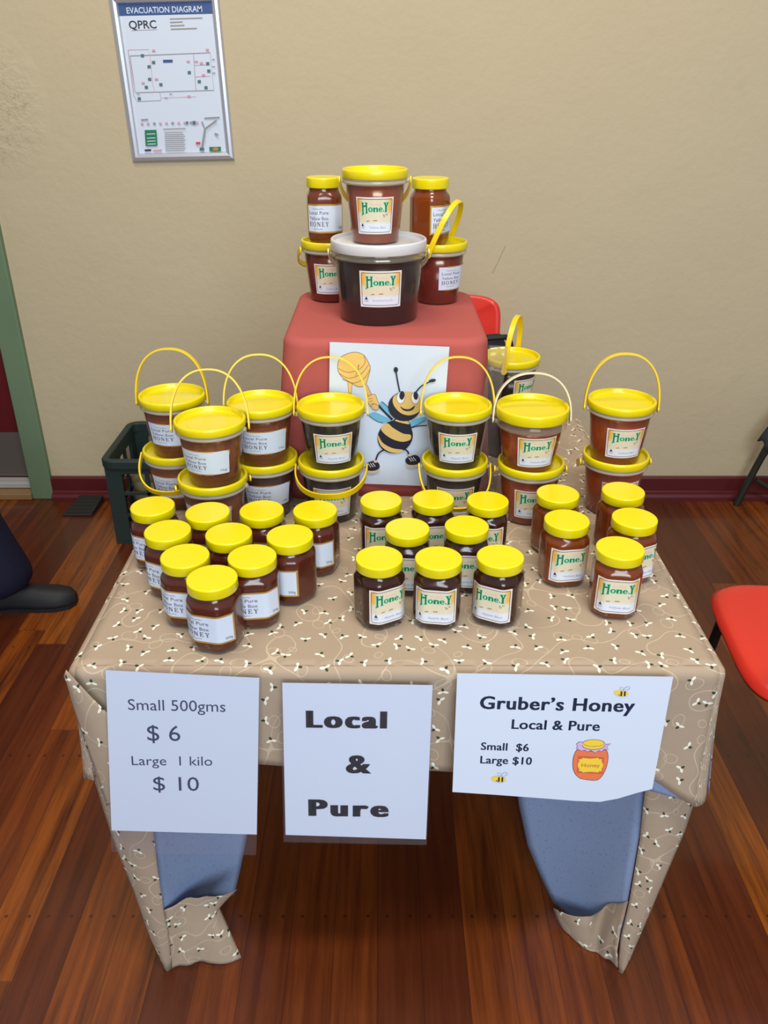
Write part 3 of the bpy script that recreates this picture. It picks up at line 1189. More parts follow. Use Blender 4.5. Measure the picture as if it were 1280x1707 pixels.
def honey_art(w, h, pen):
    """w, h in metres; glyph outlines measured on an enlarged view of one label"""
    A = Art()

    def q(x, y):
        return (x - HX) / 870 * w, (HY - y) / 805 * h

    bw, bh, ch = w * 0.455, h * 0.447, w * 0.03
    fr = []
    loop = [(-bw + ch, -bh), (bw - ch, -bh), (bw, -bh + ch), (bw, bh - ch), (bw - ch, bh), (-bw + ch, bh), (-bw, bh - ch), (-bw, -bh + ch)]
    for i in range(8):
        a, b = loop[i], loop[(i + 1) % 8]
        n = 8 if i % 2 == 0 else 1
        for k in range(n):
            fr.append((lerp(a[0], b[0], k / n), lerp(a[1], b[1], k / n)))
    A.line(fr, w * 0.013, 1, True)
    gl = [
        [(296, 148), (352, 153), (352, 166), (342, 172), (340, 380), (352, 396), (298, 437), (288, 424), (308, 400), (308, 176), (296, 166)],
        [(380, 152), (440, 150), (438, 166), (428, 174), (428, 358), (442, 374), (384, 390), (384, 376), (396, 362), (396, 174), (380, 168)],
        [(330, 214), (405, 205), (405, 238), (330, 250)],
        [(554, 258), (602, 253), (602, 336), (614, 348), (554, 350), (566, 338), (566, 270)],
        [(598, 275), (622, 254), (652, 256), (666, 275), (666, 333), (678, 347), (624, 349), (634, 336), (634, 284), (622, 274), (604, 288)],
        [(790, 146), (852, 148), (850, 162), (840, 166), (852, 212), (872, 166), (862, 160), (864, 148), (914, 148), (912, 162), (900, 170), (870, 240), (870, 338), (882, 356), (818, 356), (832, 338), (832, 240), (806, 168), (792, 160)],
        [(784, 316), (806, 316), (806, 340), (784, 340)],
        [(690, 292), (765, 284), (765, 300), (690, 308)],
    ]
    oo = arc(502, 300, 49, 50, 0, 360, 0, 20)[:-1]
    oi = arc(502, 300, 22, 36, 0, 360, 0, 20)[:-1]
    e_out = arc(728, 300, 46, 48, -3, -325, 0, 20)
    e_in = arc(730, 300, 21, 35, -325, -3, 0, 20)
    # pale mint halo under every letter, then the letters
    for p in gl:
        A.line([q(*a) for a in p], w * 0.026, 2, True, up=False)
    A.line([q(*a) for a in oo], w * 0.026, 2, True, up=False)
    A.line([q(*a) for a in e_out], w * 0.026, 2, False, up=False)
    A.poly([q(*a) for a in oi], 2, up=False)
    A.layer += 1
    for p in gl:
        A.poly([q(*a) for a in p], 3, up=False)
    A.poly([q(*a) for a in oo], 3, [[q(*a) for a in oi]], up=False)
    A.poly([q(*a) for a in e_out + e_in], 3, up=False)
    A.layer += 1
    A.text('PURE', *[q(x, 0)[0] for x in (500, 740)], q(0, 205)[1], h * 0.045, 6, up=False)
    # little bee under the Y
    for (x, y, rx, ry, r, m_) in ((820, 452, 22, 13, -30, 7), (868, 410, 24, 10, 30, 7), (800, 420, 16, 8, 10, 7)):
        A.line([q(*a) for a in arc(x, y, rx, ry, 0, 360, r, 12)[:-1]], w * 0.008, m_, True, up=False)
    A.line([q(*a) for a in ((400, 556), (470, 545))], h * 0.022, 7, up=False)
    A.line([q(*a) for a in ((560, 540), (650, 535))], h * 0.022, 7, up=False)
    # flame mark and producer lines
    A.poly([q(*a) for a in ((297, 598), (332, 668), (262, 668))], 4, up=False)
    for k in range(2):
        A.line([q(*a) for a in ((262, 690 + 22 * k), (340, 690 + 22 * k))], h * 0.009, 5, up=False)
    A.layer += 1
    if pen:
        A.text(pen, q(455, 0)[0], q(860, 0)[0], q(0, 715)[1], h * 0.062, 5, -0.004, shear=0.3, up=False)
    else:
        for k in range(7):
            A.line([q(*a) for a in spl([(430 + 62 * k, 700), (450 + 62 * k, 660 + 14 * (k % 2)), (466 + 62 * k, 706), (484 + 62 * k, 680)], 4)], w * 0.006, 5, up=False)
    return A


SERIF = {
    'H': [[(0, 0), (.34, 0), (.34, .08), (.26, .08), (.26, .92), (.34, .92), (.34, 1), (0, 1), (0, .92), (.08, .92), (.08, .08), (0, .08)],
          [(.5, 0), (.84, 0), (.84, .08), (.76, .08), (.76, .92), (.84, .92), (.84, 1), (.5, 1), (.5, .92), (.58, .92), (.58, .08), (.5, .08)],
          [(.26, .46), (.58, .46), (.58, .55), (.26, .55)]],
    'N': [[(0, 0), (.28, 0), (.28, .07), (.18, .07), (.18, .92), (.02, 1), (0, .93), (.08, .9), (.08, .07), (0, .07)],
          [(.08, 1), (.28, 1), (.74, .25), (.74, 0), (.64, 0), (.1, .85)],
          [(.56, .93), (.64, .93), (.64, .1), (.74, 0), (.74, .93), (.84, .93), (.84, 1), (.56, 1)]],
    'E': [[(0, 0), (.7, 0), (.72, .28), (.62, .28), (.56, .08), (.28, .08), (.28, .92), (.52, .92), (.58, .74), (.68, .74), (.66, 1), (0, 1), (0, .92), (.09, .92), (.09, .08), (0, .08)],
          [(.28, .46), (.42, .46), (.44, .34), (.52, .34), (.52, .68), (.44, .68), (.42, .55), (.28, .55)]],
    'Y': [[(0, 1), (.36, 1), (.36, .93), (.29, .93), (.45, .56), (.6, .93), (.52, .93), (.52, 1), (.8, 1), (.8, .93), (.73, .93), (.5, .42), (.5, .08), (.6, .08), (.6, 0), (.24, 0), (.24, .08), (.32, .08), (.32, .42), (.08, .93), (0, .93)]],
}
YL = ['paper', 'gold', 'serif', 'grey_ink', 'line']


def yellowbox_art(w, h, framed, size_text):
    A = Art()
    if framed:
        pts = []
        bw, bh = w / 2 - 0.0012, h / 2 - 0.0012
        for (a, b) in (((-bw, -bh), (bw, -bh)), ((bw, -bh), (bw, bh)), ((bw, bh), (-bw, bh)), ((-bw, bh), (-bw, -bh))):
            for k in range(16):
                pts.append((lerp(a[0], b[0], k / 16), lerp(a[1], b[1], k / 16)))
        A.line(pts, 0.0028, 1, True)
    else:
        for (a, b) in ((-0.30, -0.05), (0.0, 0.20)):
            A.line([(lerp(a, b, k / 6) * w, h * 0.5 + 0.0004) for k in range(7)], 0.0022, 1, up=False)
            A.line([(lerp(a, b, k / 6) * w - 0.002, -h * 0.5 - 0.0004) for k in range(7)], 0.0024, 1, up=False)
        A.poly([(w * 0.42, h * 0.5), (w * 0.52, h * 0.5), (w * 0.52, h * 0.28), (w * 0.5, h * 0.28), (w * 0.5, h * 0.44), (w * 0.42, h * 0.5 - 0.0005)], 1, up=False)
    A.layer += 1
    xa, xb = -0.43 * w, 0.06 * w
    A.line([(lerp(xa + 0.1 * w, xb - 0.12 * w, k / 8), h * (0.34 + 0.02 * math.sin(k * 2.2))) for k in range(9)], h * 0.02, 3, up=False)
    A.text('Local Pure', xa, xb, 0.15 * h, h * 0.125, 2, 0.006, up=False)
    A.text('Yellow Box', xa, xb, -0.045 * h, h * 0.125, 2, 0.006, up=False)
    x = xa
    ww = (xb - xa) / (0.84 + 0.9 + 0.84 + 0.74 + 0.8 + 4 * 0.22)
    y0, hh = -0.27 * h, h * 0.165
    for chh in 'HONEY':
        if chh == 'O':
            cx, cy = x + 0.43 * ww, y0 + hh / 2
            A.poly([(cx + 0.43 * ww * math.cos(a * PI / 10), cy + 0.52 * hh * math.sin(a * PI / 10)) for a in range(20)], 2,
                   [[(cx + 0.24 * ww * math.cos(a * PI / 10), cy + 0.42 * hh * math.sin(a * PI / 10)) for a in range(20)]], up=False)
            x += (0.9 + 0.22) * ww
        else:
            for pz in SERIF[chh]:
                A.poly([(x + a * ww, y0 + b * hh) for a, b in pz], 2, up=False)
            x += ({'H': .84, 'N': .84, 'E': .74, 'Y': .8}[chh] + 0.22) * ww
    A.line([(lerp(xa + 0.12 * w, xb - 0.14 * w, k / 8), h * (-0.355 + 0.018 * math.sin(k * 2.2))) for k in range(9)], h * 0.02, 3, up=False)
    A.text(size_text, 0.32 * w, 0.445 * w, -0.37 * h, h * 0.09, 4, up=False)
    return A


# ------------------------------------------------------------------ jars
def oct_r(a, W=0.072):
    """rounded square-with-cut-corners outline"""
    s = 0.0
    p = 22
    for k in range(8):
        t = a - k * PI / 4
        ap = W / 2 if k % 2 == 0 else 0.537 * W
        s += max(0.0, math.cos(t) / ap) ** p
    return s ** (-1 / p)


JN = 96


def oct_ring(z, mixc, sc, rc=0.032):
    out = []
    for j in range(JN):
        a = 2 * PI * j / JN
        r = lerp(rc, oct_r(a), mixc) * sc
        out.append((r * math.cos(a), r * math.sin(a), z))
    return out


JAR_PROF = [(0.0, 1, 0.70), (0.0006, 1, 0.80), (0.003, 1, 0.88), (0.008, 1, 0.955), (0.014, 1, 0.99), (0.020, 1, 1.0),
            (0.074, 1, 1.0), (0.080, 1, 0.995), (0.0835, 0.92, 0.975), (0.0875, 0.55, 0.955), (0.091, 0.15, 0.96), (0.0935, 0, 0.97), (0.0985, 0, 0.97)]
_dense = [(oct_r(2 * PI * j / 1440) * math.cos(2 * PI * j / 1440), oct_r(2 * PI * j / 1440) * math.sin(2 * PI * j / 1440)) for j in range(1441)]
_cum = [0.0]
for i in range(1440):
    _cum.append(_cum[-1] + math.dist(_dense[i], _dense[i + 1]))


def jar_wrap(zc):
    import bisect
    L = _cum[-1]

    def f(u, v, o):
        s = (0.75 * L + u) % L
        i = max(0, min(1439, bisect.bisect(_cum, s) - 1))
        t = (s - _cum[i]) / (_cum[i + 1] - _cum[i])
        x, y = lerp(_dense[i][0], _dense[i + 1][0], t), lerp(_dense[i][1], _dense[i + 1][1], t)
        dx, dy = _dense[i + 1][0] - _dense[i][0], _dense[i + 1][1] - _dense[i][1]
        n = math.hypot(dx, dy)
        e = o + 0.00025
        return x + dy / n * e, y - dx / n * e, zc + v
    return f


def lid_profile(r, z0, z1):
    h = z1 - z0
    return [(r - 0.0016, z0), (r - 0.0004, z0), (r, z0 + 0.0008), (r, z1 - 0.0030), (r, z1 - 0.0018), (r - 0.0004, z1 - 0.0008), (r - 0.0012, z1 - 0.0001),
            (r - 0.0020, z1), (r - 0.0028, z1), (r - 0.006, z1), (r * 0.5, z1), (0.0005, z1)]


mb = MB()
mb.grid([oct_ring(*p) for p in JAR_PROF], 0, True, True)
mb.add(oct_ring(*JAR_PROF[0]), [tuple(range(JN))[::-1]], 0, False)
JAR_BODY = mb.mesh('jar_body', M['pet'])
JAR_HONEY = {}


def jar_honey(key):
    if key not in JAR_HONEY:
        mb = MB()
        rows = [(0.0010, 1, 0.72), (0.0034, 1, 0.862), (0.0082, 1, 0.936), (0.014, 1, 0.970), (0.020, 1, 0.980), (0.074, 1, 0.980), (0.080, 1, 0.975),
                (0.0835, 0.92, 0.955), (0.0870, 0.58, 0.935), (0.0900, 0.25, 0.93), (0.0945, 0, 0.945)]
        mb.grid([oct_ring(*p) for p in rows], 0, True, True)
        mb.add(oct_ring(*rows[0]), [tuple(range(JN))[::-1]], 0, False)
        mb.add(oct_ring(*rows[-1]), [tuple(range(JN))], 0, False)
        JAR_HONEY[key] = mb.mesh('honey', HON[key])
    return JAR_HONEY[key]


mb = MB()
mb.lathe(lid_profile(0.0352, 0.0955, 0.1120), 64)
mb.add([(0.0, 0.0, 0.0955)] + [((0.0336) * math.cos(2 * PI * j / 64), 0.0336 * math.sin(2 * PI * j / 64), 0.0955) for j in range(64)],
       [(0, 1 + (j + 1) % 64, 1 + j) for j in range(64)], 0, False)
for j in range(72):                          # fine grip ribs
    pass
JAR_LID = mb.mesh('lid', M['jar_lid'])
JAR_LABEL = {}


def jar_label(kind):
    if kind not in JAR_LABEL:
        if kind.startswith('honey'):
            A = honey_art(0.067, 0.061, kind.split(':')[1])
            JAR_LABEL[kind] = A.build('label', jar_wrap(0.0455), [M[k] for k in HL], 'mesh', base=(-0.0335, 0.0335, -0.0305, 0.0305, 67, 2, 0), columns=0.001)
        else:
            A = yellowbox_art(0.086, 0.048, True, '500g')
            JAR_LABEL[kind] = A.build('label', jar_wrap(0.046), [M[k] for k in YL], 'mesh', base=(-0.043, 0.043, -0.024, 0.024, 86, 2, 0), columns=0.001)
    return JAR_LABEL[kind]


JAR_TOP = 0.112      # lid top above the base


def jar(px, py, hon, kind, rot, label, group, base=TH, sc=(1, 1), name='honey_jar'):
    """px, py = centre of the lid's top in the photo; the jar stands on height base"""
    p = at_h(px, py, base + JAR_TOP * sc[1])
    o = empty(name, (p.x, p.y, base + 0.0004), math.radians(rot))
    o.scale = (sc[0], sc[0], sc[1])
    put_mesh('jar_body', JAR_BODY, o)
    put_mesh('honey', jar_honey(hon), o)
    put_mesh('lid', JAR_LID, o)
    put_mesh('label', jar_label(kind), o)
    tag(o, label, 'honey jar', group)
    return o


GL, GM, GR = 'half kilo jars in the left triangle', 'half kilo jars in the middle group', 'half kilo jars on the right'
S1_ = (1.03, 0.98)
S0_ = (1.0, 0.97)
LJ = [
    (254, 843, -22, 'red-brown honey jar at the far left end of the back row of the left triangle'),
    (346, 853, -6, 'red-brown honey jar second from the left in the back row of the left triangle'),
    (436, 850, -4, 'red-brown honey jar third from the left in the back row of the left triangle'),
    (525, 850, -14, 'red-brown honey jar at the right end of the back row, left triangle'),
    (279, 884, -26, 'red-brown honey jar at the left of the second row of the left triangle'),
    (381, 889, -8, 'red-brown honey jar in the centre of the left triangle, ringed by other jars'),
    (483, 892, -44, 'red-brown honey jar turned so only the blank end of its label reading 500g shows'),
    (308, 926, -10, 'red-brown honey jar behind and to the left of the front jar of the left triangle'),
    (420, 927, 6, 'red-brown honey jar behind and to the right of the front jar of the left triangle'),
    (353, 963, -13, 'red-brown honey jar at the front tip of the left triangle, nearest the table edge'),
]
for x, y, r, lb in LJ:
    jar(x, y, 'red', 'yellowbox', r, lb, GL, sc=S1_)
MJ = [
    (635, 833, 6, 'dark honey jar at the left of the back row of the middle group'),
    (722, 831, 6, 'dark honey jar in the middle of the back row of the middle group'),
    (813, 834, -10, 'dark honey jar at the right of the back row of the middle group'),
    (679, 880, -4, 'left one of the two dark honey jars in the second row of the middle group'),
    (778, 876, -4, 'right one of the two dark honey jars in the second row of the middle group'),
    (632, 929, 28, 'dark honey jar front row left of the middle group, bright ceiling glint on its lid'),
    (731, 930, -8, 'dark honey jar front row centre of the middle group, label facing straight out'),
    (834, 927, -26, 'dark honey jar front row right of the middle group, label turned left'),
]
for x, y, r, lb in MJ:
    jar(x, y, 'brown', 'honey:Apple Box', r, lb, GM, sc=S0_)
RJ = [
    (930, 822, 26, 'amber honey jar at the back left of the five jars on the right'),
    (1039, 818, 20, 'amber honey jar at the back right of the five jars on the right'),
    (945, 866, 8, 'amber honey jar in front on the left of the five jars on the right'),
    (1058, 863, 26, 'amber honey jar nearest the right table edge, label half hidden behind the front jar'),
    (1034, 913, -8, 'amber honey jar at the very front of the five jars on the right'),
]
for x, y, r, lb in RJ:
    jar(x, y, 'amber', 'honey:Yellow Box', r, lb, GR, sc=S1_)


# ------------------------------------------------------------------ buckets
def bucket_meshes(kind):
    """body, lid, honey profile, handle for the three kinds of bucket"""
    D = {}
    if kind == 'kilo':
        rt, rb, zc, zl, H, rl, rec = 0.0556, 0.0455, 0.0935, 0.1022, 0.116, 0.0614, 0.009
    elif kind == 'tall':           # deep lid, clear collar
        rt, rb, zc, zl, H, rl, rec = 0.0570, 0.0465, 0.080, 0.0965, 0.116, 0.0650, 0.009
    else:                          # the big white-lidded pail
        rt, rb, zc, zl, H, rl, rec = 0.0855, 0.0775, 0.120, 0.133, 0.153, 0.0925, 0.008
    k = rl / 0.06
    fl = rl - 0.0014
    mb = MB()
    prof = [(0.001, 0.0006), (rb - 0.003, 0.0), (rb - 0.0008, 0.0008), (rb, 0.003), (rt, zc - 0.001)]
    mb.lathe(prof, 64, 0)
    mb.lathe([(rt, zc - 0.001), (fl - 0.001, zc), (fl, zc + 0.001), (fl, zc + 0.0042), (fl - 0.002, zc + 0.0052), (fl - 0.0024, zl + 0.002)], 64, 1)
    for s in (-1, 1):              # handle bosses
        P = []
        for xx in (fl - 0.003, fl + 0.0036):
            P.append([(s * xx, 0.0042 * math.cos(2 * PI * j / 14), (zc + zl) / 2 + 0.0042 * math.sin(2 * PI * j / 14)) for j in range(14)])
        mb.grid(P, 1, True, True)
        mb.add(P[1], [tuple(range(14))], 1, False)
    D['body'] = mb
    hz = zc - {'kilo': 0.0012, 'tall': 0.003, 'white': 0.004}[kind]
    q = lambda z: lerp(rb, rt, (z - 0.003) / (zc - 0.004)) - 0.0014
    D['hprof'] = [(0.0005, 0.0016), (rb - 0.0045, 0.0016), (q(0.004), 0.0044), (q(hz), hz), (0.0005, hz)]
    mb = MB()
    ri = rl - 0.0055
    mb.lathe([(fl - 0.004, zl), (rl - 0.0006, zl), (rl, zl + 0.0008), (rl + 0.0002, H - 0.0035), (rl - 0.0004, H - 0.0014), (rl - 0.0018, H - 0.0002), (rl - 0.0034, H),
              (ri + 0.0014, H - 0.0004), (ri + 0.0006, H - 0.0014), (ri + 0.0003, H - 0.0024), (ri - 0.0006, H - rec + 0.0016), (ri - 0.0010, H - rec + 0.0008), (ri - 0.002, H - rec), (ri - 0.003, H - rec),
              (ri * 0.72, H - rec), (ri * 0.715, H - rec), (ri * 0.70, H - rec + 0.0006), (ri * 0.69, H - rec + 0.0006), (0.0005, H - rec + 0.0006)], 64)
    mb.lathe([(fl - 0.004, zl), (0.0005, zl)], 64)
    D['lid'] = mb
    zp = (zc + zl) / 2
    hwid, hht = fl + 0.0062, {'kilo': 0.099, 'tall': 0.083, 'white': 0.12}[kind]
    mb = MB()
    T, W = 0.0014, 0.0052
    P = []
    n = 44
    for i in range(n + 1):
        a = PI * i / n
        ca, sa = math.cos(a), math.sin(a)
        e = 0.86
        x = hwid * (1 if ca > 0 else -1) * abs(ca) ** e
        z = hht * abs(sa) ** e
        d = Vector((-sa * hwid, 0, ca * hht)).normalized()
        nx_, nz_ = d.z, -d.x
        w = W
        P.append([(x + nx_ * T, -w, z + nz_ * T), (x + nx_ * T, w, z + nz_ * T), (x - nx_ * T, w, z - nz_ * T), (x - nx_ * T, -w, z - nz_ * T)])
    mb.grid(P, 0, False, True, flip=True)
    mb.add(P[0], [(0, 1, 2, 3)], 0, False)
    mb.add(P[-1], [(3, 2, 1, 0)], 0, False)
    for s in (-1, 1):              # rounded ends round the bosses
        R_ = []
        for xx in (hwid - T, hwid + T):
            R_.append([(s * xx, 0.0062 * math.cos(2 * PI * j / 16), 0.0062 * math.sin(2 * PI * j / 16)) for j in range(16)])
        mb.grid(R_, 0, True, True)
        mb.add(R_[0], [tuple(range(16))], 0, False)
        mb.add(R_[1], [tuple(range(16))], 0, False)
    D['handle'] = mb
    D.update(rt=rt, rb=rb, zc=zc, zl=zl, H=H, rl=rl, rec=rec, zp=zp)
    return D


BK = {k: bucket_meshes(k) for k in ('kilo', 'tall', 'white')}
_bm = {}


def cached(key, fn):
    if key not in _bm:
        _bm[key] = fn()
    return _bm[key]


def cone_wrap(K, zc):
    def f(u, v, o):
        z = zc + v
        r = lerp(K['rb'], K['rt'], (z - 0.003) / (K['zc'] - 0.004)) + 0.0003 + o
        rm = lerp(K['rb'], K['rt'], (zc - 0.003) / (K['zc'] - 0.004))
        a = -PI / 2 + u / rm
        return r * math.cos(a), r * math.sin(a), z
    return f


def bucket(x, y, z, hon, lab, rot, tilt, label, group, kind='kilo', hrot=None, sc=1.0, lid=None, hmat=None, lz=None):
    K = BK[kind]
    o = empty('honey_bucket', (x, y, z + 0.0004), math.radians(rot))
    sc = sc if isinstance(sc, tuple) else (sc, sc)
    o.scale = (sc[0], sc[0], sc[1])
    put_mesh('bucket_body', cached((kind, 'body'), lambda: K['body'].mesh('bucket_body', [M['bucket_clear'], M['bucket_milky' if kind == 'kilo' else 'bucket_collar']])), o)

    def hm():
        m_ = MB()
        m_.lathe(K['hprof'], 64)
        return m_.mesh('honey', HON[hon])
    put_mesh('honey', cached((kind, hon), hm), o)
    lk = lid or 'lid'
    put_mesh('lid', cached((kind, lk), lambda: K['lid'].mesh('lid', M[lk])), o)
    hk = hmat or 'handle'
    hz_ = math.radians((hrot if hrot is not None else 0) - rot)
    put_mesh('handle', cached((kind, hk, 'h'), lambda: K['handle'].mesh('handle', M[hk])), o, (0, 0, K['zp']), (math.radians(tilt), 0, hz_))

    def lm():
        if lab.startswith('honey'):
            w, h = (0.070, 0.058) if kind != 'white' else (0.080, 0.068)
            zc = lz or (0.047 if kind == 'kilo' else 0.044 if kind == 'tall' else 0.072)
            return honey_art(w, h, lab.split(':')[1]).build('label', cone_wrap(K, zc), [M[k] for k in HL], 'mesh', base=(-w / 2, w / 2, -h / 2, h / 2, 35, 4, 0), columns=0.002)
        w, h = 0.090, 0.044
        return yellowbox_art(w, h, False, '1kg').build('label', cone_wrap(K, 0.052), [M[k] for k in YL], 'mesh', base=(-w / 2, w / 2, -h / 2, h / 2, 45, 2, 0), columns=0.002)
    put_mesh('label', cached((kind, lab), lm), o)
    tag(o, label, 'honey bucket', group)
    return o


STEP = 0.107


def stack(px, y, specs, group):
    """two kilo buckets on the table at depth y; px = photo columns of the two lids"""
    for k, sp_ in enumerate(specs):
        z = TH + k * STEP
        top = z + 0.116
        # column of the lid centre at that height and depth
        zc_ = y * math.cos(PITCH) + (CAM_H - top) * math.sin(PITCH)
        bucket((px[k] - 640) / F_PX * zc_, y, z, *sp_[:5], group, **sp_[5])


GB = 'one kilo honey buckets stacked on the table'
stack((292, 286), 1.462, [
    ('tawny', 'yb', 2, 112, 'lower honey bucket of the leftmost stack, under an upright-handled bucket', {}),
    ('tawny', 'yb', 2, -8, 'upper honey bucket of the leftmost stack, tall upright yellow handle against the wall', {})], GB)
stack((354, 349), 1.336, [
    ('tawny', 'yb', -8, -112, 'lower honey bucket of the foremost left stack, mostly behind jar lids', {'hrot': 20}),
    ('tawny', 'yb', -8, -16, 'upper honey bucket of the foremost left stack, white label with a gold corner', {'hrot': 6})], GB)
stack((441, 434), 1.424, [
    ('brown', 'yb', 10, -112, 'lower honey bucket of the third stack from the left, beside the coral box', {}),
    ('tawny', 'yb', 10, -12, 'upper honey bucket of the third stack from the left, handle touching its right neighbour', {'hrot': 8})], GB)
stack((552, 551), 1.408, [
    ('black', 'honey:Apple Box', 4, 98, 'lower dark honey bucket left of the bee, handle hanging across its front', {}),
    ('black', 'honey:Apple Box', 7, -12, 'upper dark honey bucket left of the bee poster, handle crossing the honey dipper', {})], GB)
stack((758, 763), 1.410, [
    ('black', 'honey:Apple Box', 0, 118, 'lower dark honey bucket right of the bee poster, behind the middle jars', {}),
    ('black', 'honey:Apple Box', -2, -10, 'upper dark honey bucket right of the bee poster, yellow handle upright over red cloth', {})], GB)
stack((885, 888), 1.400, [
    ('orange', 'honey:Yellow Box', 2, -116, 'lower orange honey bucket under the one with the milky white handle', {}),
    ('orange', 'honey:Yellow Box', 6, -10, 'upper orange honey bucket with deep yellow lid and milky white handle', {'kind': 'tall', 'hmat': 'handle_white'})], GB)
stack((1027, 1037), 1.433, [
    ('orange', 'honey:Yellow Box', 4, -116, 'lower orange honey bucket of the rightmost stack, behind two jars', {}),
    ('orange', 'honey:Yellow Box', 3, -6, 'upper orange honey bucket of the rightmost stack, yellow handle upright against plain wall', {'hrot': -6})], GB)
# two more right behind, beside the coral box
bk = (0.2720, 1.706)
bucket(bk[0], bk[1], TH, 'black', 'honey:Apple Box', 20, -116, 'lowest dark honey bucket hidden close beside the right flank of the coral box', GB)
bucket(bk[0] - 0.003, bk[1], TH + STEP, 'black', 'honey:Apple Box', 42, 4, 'dark honey bucket behind the milky-handled one, handle seen edge on beside the coral box', GB, hrot=70)
# on top of the coral box
BT = TH + BH
GT = 'honey containers on top of the coral box'


def top_x(px, y, z):
    return (px - 640) / F_PX * (y * math.cos(PITCH) + (CAM_H - z) * math.sin(PITCH))


PLY = 1.658
bucket(top_x(631, PLY, BT + 0.15), PLY, BT, 'plum', 'honey:', 3, -122, 'large dark honey pail with white lid at the front of the coral box', GT, kind='white', lid='lid_white', hmat='handle_white')
bucket(top_x(625, PLY, BT + 0.27), PLY, BT + 0.146, 'rose', 'honey:Yellow Box', 0, -122, 'rosy honey bucket with yellow lid standing on the white-lidded pail, topmost of all', GT, sc=(1.0, 1.13))
TLX, TRX = top_x(549, 1.815, BT + 0.125), top_x(731, 1.795, BT + 0.125)
bucket(TLX, 1.815, BT, 'crimson', 'honey:Yellow Box', 4, -118, 'red honey bucket on the left of the coral box, half behind the white-lidded pail', GT, hrot=20, sc=(0.98, 1.08))
bucket(TRX, 1.795, BT, 'crimson', 'yb', 50, 24, 'red honey bucket on the right of the coral box, handle raised edge on', GT, hrot=68, sc=(0.98, 1.08))
b2 = BT + STEP * 1.08 + 0.0006
o1 = jar(541, 297, 'tawny', 'yellowbox', 8, 'tall honey jar standing on the left red bucket, white label cut by the pail', GT, base=b2, sc=(1.0, 1.17))
o2 = jar(716, 298, 'amber', 'yellowbox', 62, 'tall honey jar standing on the right red bucket, label behind the raised handle', GT, base=b2, sc=(1.06, 1.17))
o1.location.y, o2.location.y = 1.815, 1.797
o1.location.x = top_x(540, 1.815, b2 + 0.1)
o2.location.x = top_x(717, 1.797, b2 + 0.1)

# ------------------------------------------------------------------ signs on the front of the cloth
SMI = ['paper', 'ink', 'black', 'sign_orange', 'sign_yellow', 'sign_violet', 'sign_line', 'sign_lilac', 'sign_red']
M['sign_orange'] = mat('print_orange', (232, 122, 74), 0.6)
M['sign_yellow'] = mat('print_yellow', (240, 208, 60), 0.6)
M['sign_violet'] = mat('print_violet', (92, 66, 112), 0.6)
M['sign_line'] = mat('print_pale_blue', (150, 176, 210), 0.6)
M['sign_lilac'] = mat('print_lilac', (206, 176, 222), 0.6)
M['sign_red'] = mat('print_rust', (206, 96, 70), 0.6)
M['sign_ink'] = mat('print_navy', (52, 66, 96), 0.6)
SMI[1] = 'sign_ink'


class Sign:
    """a sheet hanging in a plane that leans out a little at the bottom; pixel corners fix its outline"""
    def __init__(s, tl, tr, br, bl, y_top, lean):
        s.lean = math.radians(lean)
        s.o = at_y(*tl, y_top)
        s.n = Vector((0, -math.cos(s.lean), math.sin(s.lean)))      # faces the viewer and slightly up
        p = s.hit(*tr)
        s.ex = (p - s.o).normalized()
        s.ey = s.n.cross(s.ex).normalized()
        if s.ey.z < 0:
            s.ey = -s.ey
        s.c = [s.loc(*q) for q in (bl, br, tr, tl)]

    def hit(s, px, py):
        x, t = px_ray(px, py)
        d = Vector((x, 1, -t))
        c = Vector((0, 0, CAM_H))
        k = (s.o - c).dot(s.n) / d.dot(s.n)
        return c + d * k

    def loc(s, px, py):
        p = s.hit(px, py) - s.o
        return p.dot(s.ex), p.dot(s.ey)

    def wrap(s, bend=0.0):
        w = s.c[1][0]

        def f(u, v, o):
            return s.ex * u + s.ey * v + s.n * (o + bend * math.sin(PI * min(1, max(0, u / w))))
        return f


def text_px(A, S, t, x0, y0, x1, y1, cap_px, mi, bold=0.0, fat=0.0, space=1.0):
    if fat:
        for k in (-1, -0.34, 0.33, 1):
            text_px(A, S, t, x0 + fat + fat * k, y0, x1 - fat + fat * k, y1, cap_px, mi, bold, 0.0, 1.0 + 0.09 * fat)
        return
    a, b = S.loc(x0, y0), S.loc(x1, y1)
    h = S.loc(x0, y0 - cap_px)
    A.text(t, a[0], b[0], a[1], h[1] - a[1], mi, bold, tilt=(b[1] - a[1]) / (b[0] - a[0]), up=False, space=space)


def sheet(S, name, art_, mats, parent, outline=None, thick=0.0003, bend=0.0):
    """paper cut to the measured corner outline"""
    mb = MB()
    w = S.wrap(bend)
    bl, br, tr, tl = S.c
    n = 14
    bot = outline or (lambda t: (lerp(bl[0], br[0], t), lerp(bl[1], br[1], t)))
    for o, fl in ((0.0, True), (thick, False)):
        P = []
        for i in range(n + 1):
            r = []
            for j in range(n + 1):
                t = j / n
                b = bot(t)
                u = (lerp(tl[0], tr[0], t), lerp(tl[1], tr[1], t))
                r.append(w(lerp(b[0], u[0], i / n), lerp(b[1], u[1], i / n), o))
            P.append(r)
        mb.grid(P, 0, True, flip=fl)
    for vs, fs, ly, mi in art_.parts:
        mb.add([w(x, y, thick + 0.0001 + 0.0001 * ly) for x, y in vs], fs, mi, False)
    return mb.build(name, mats, parent)


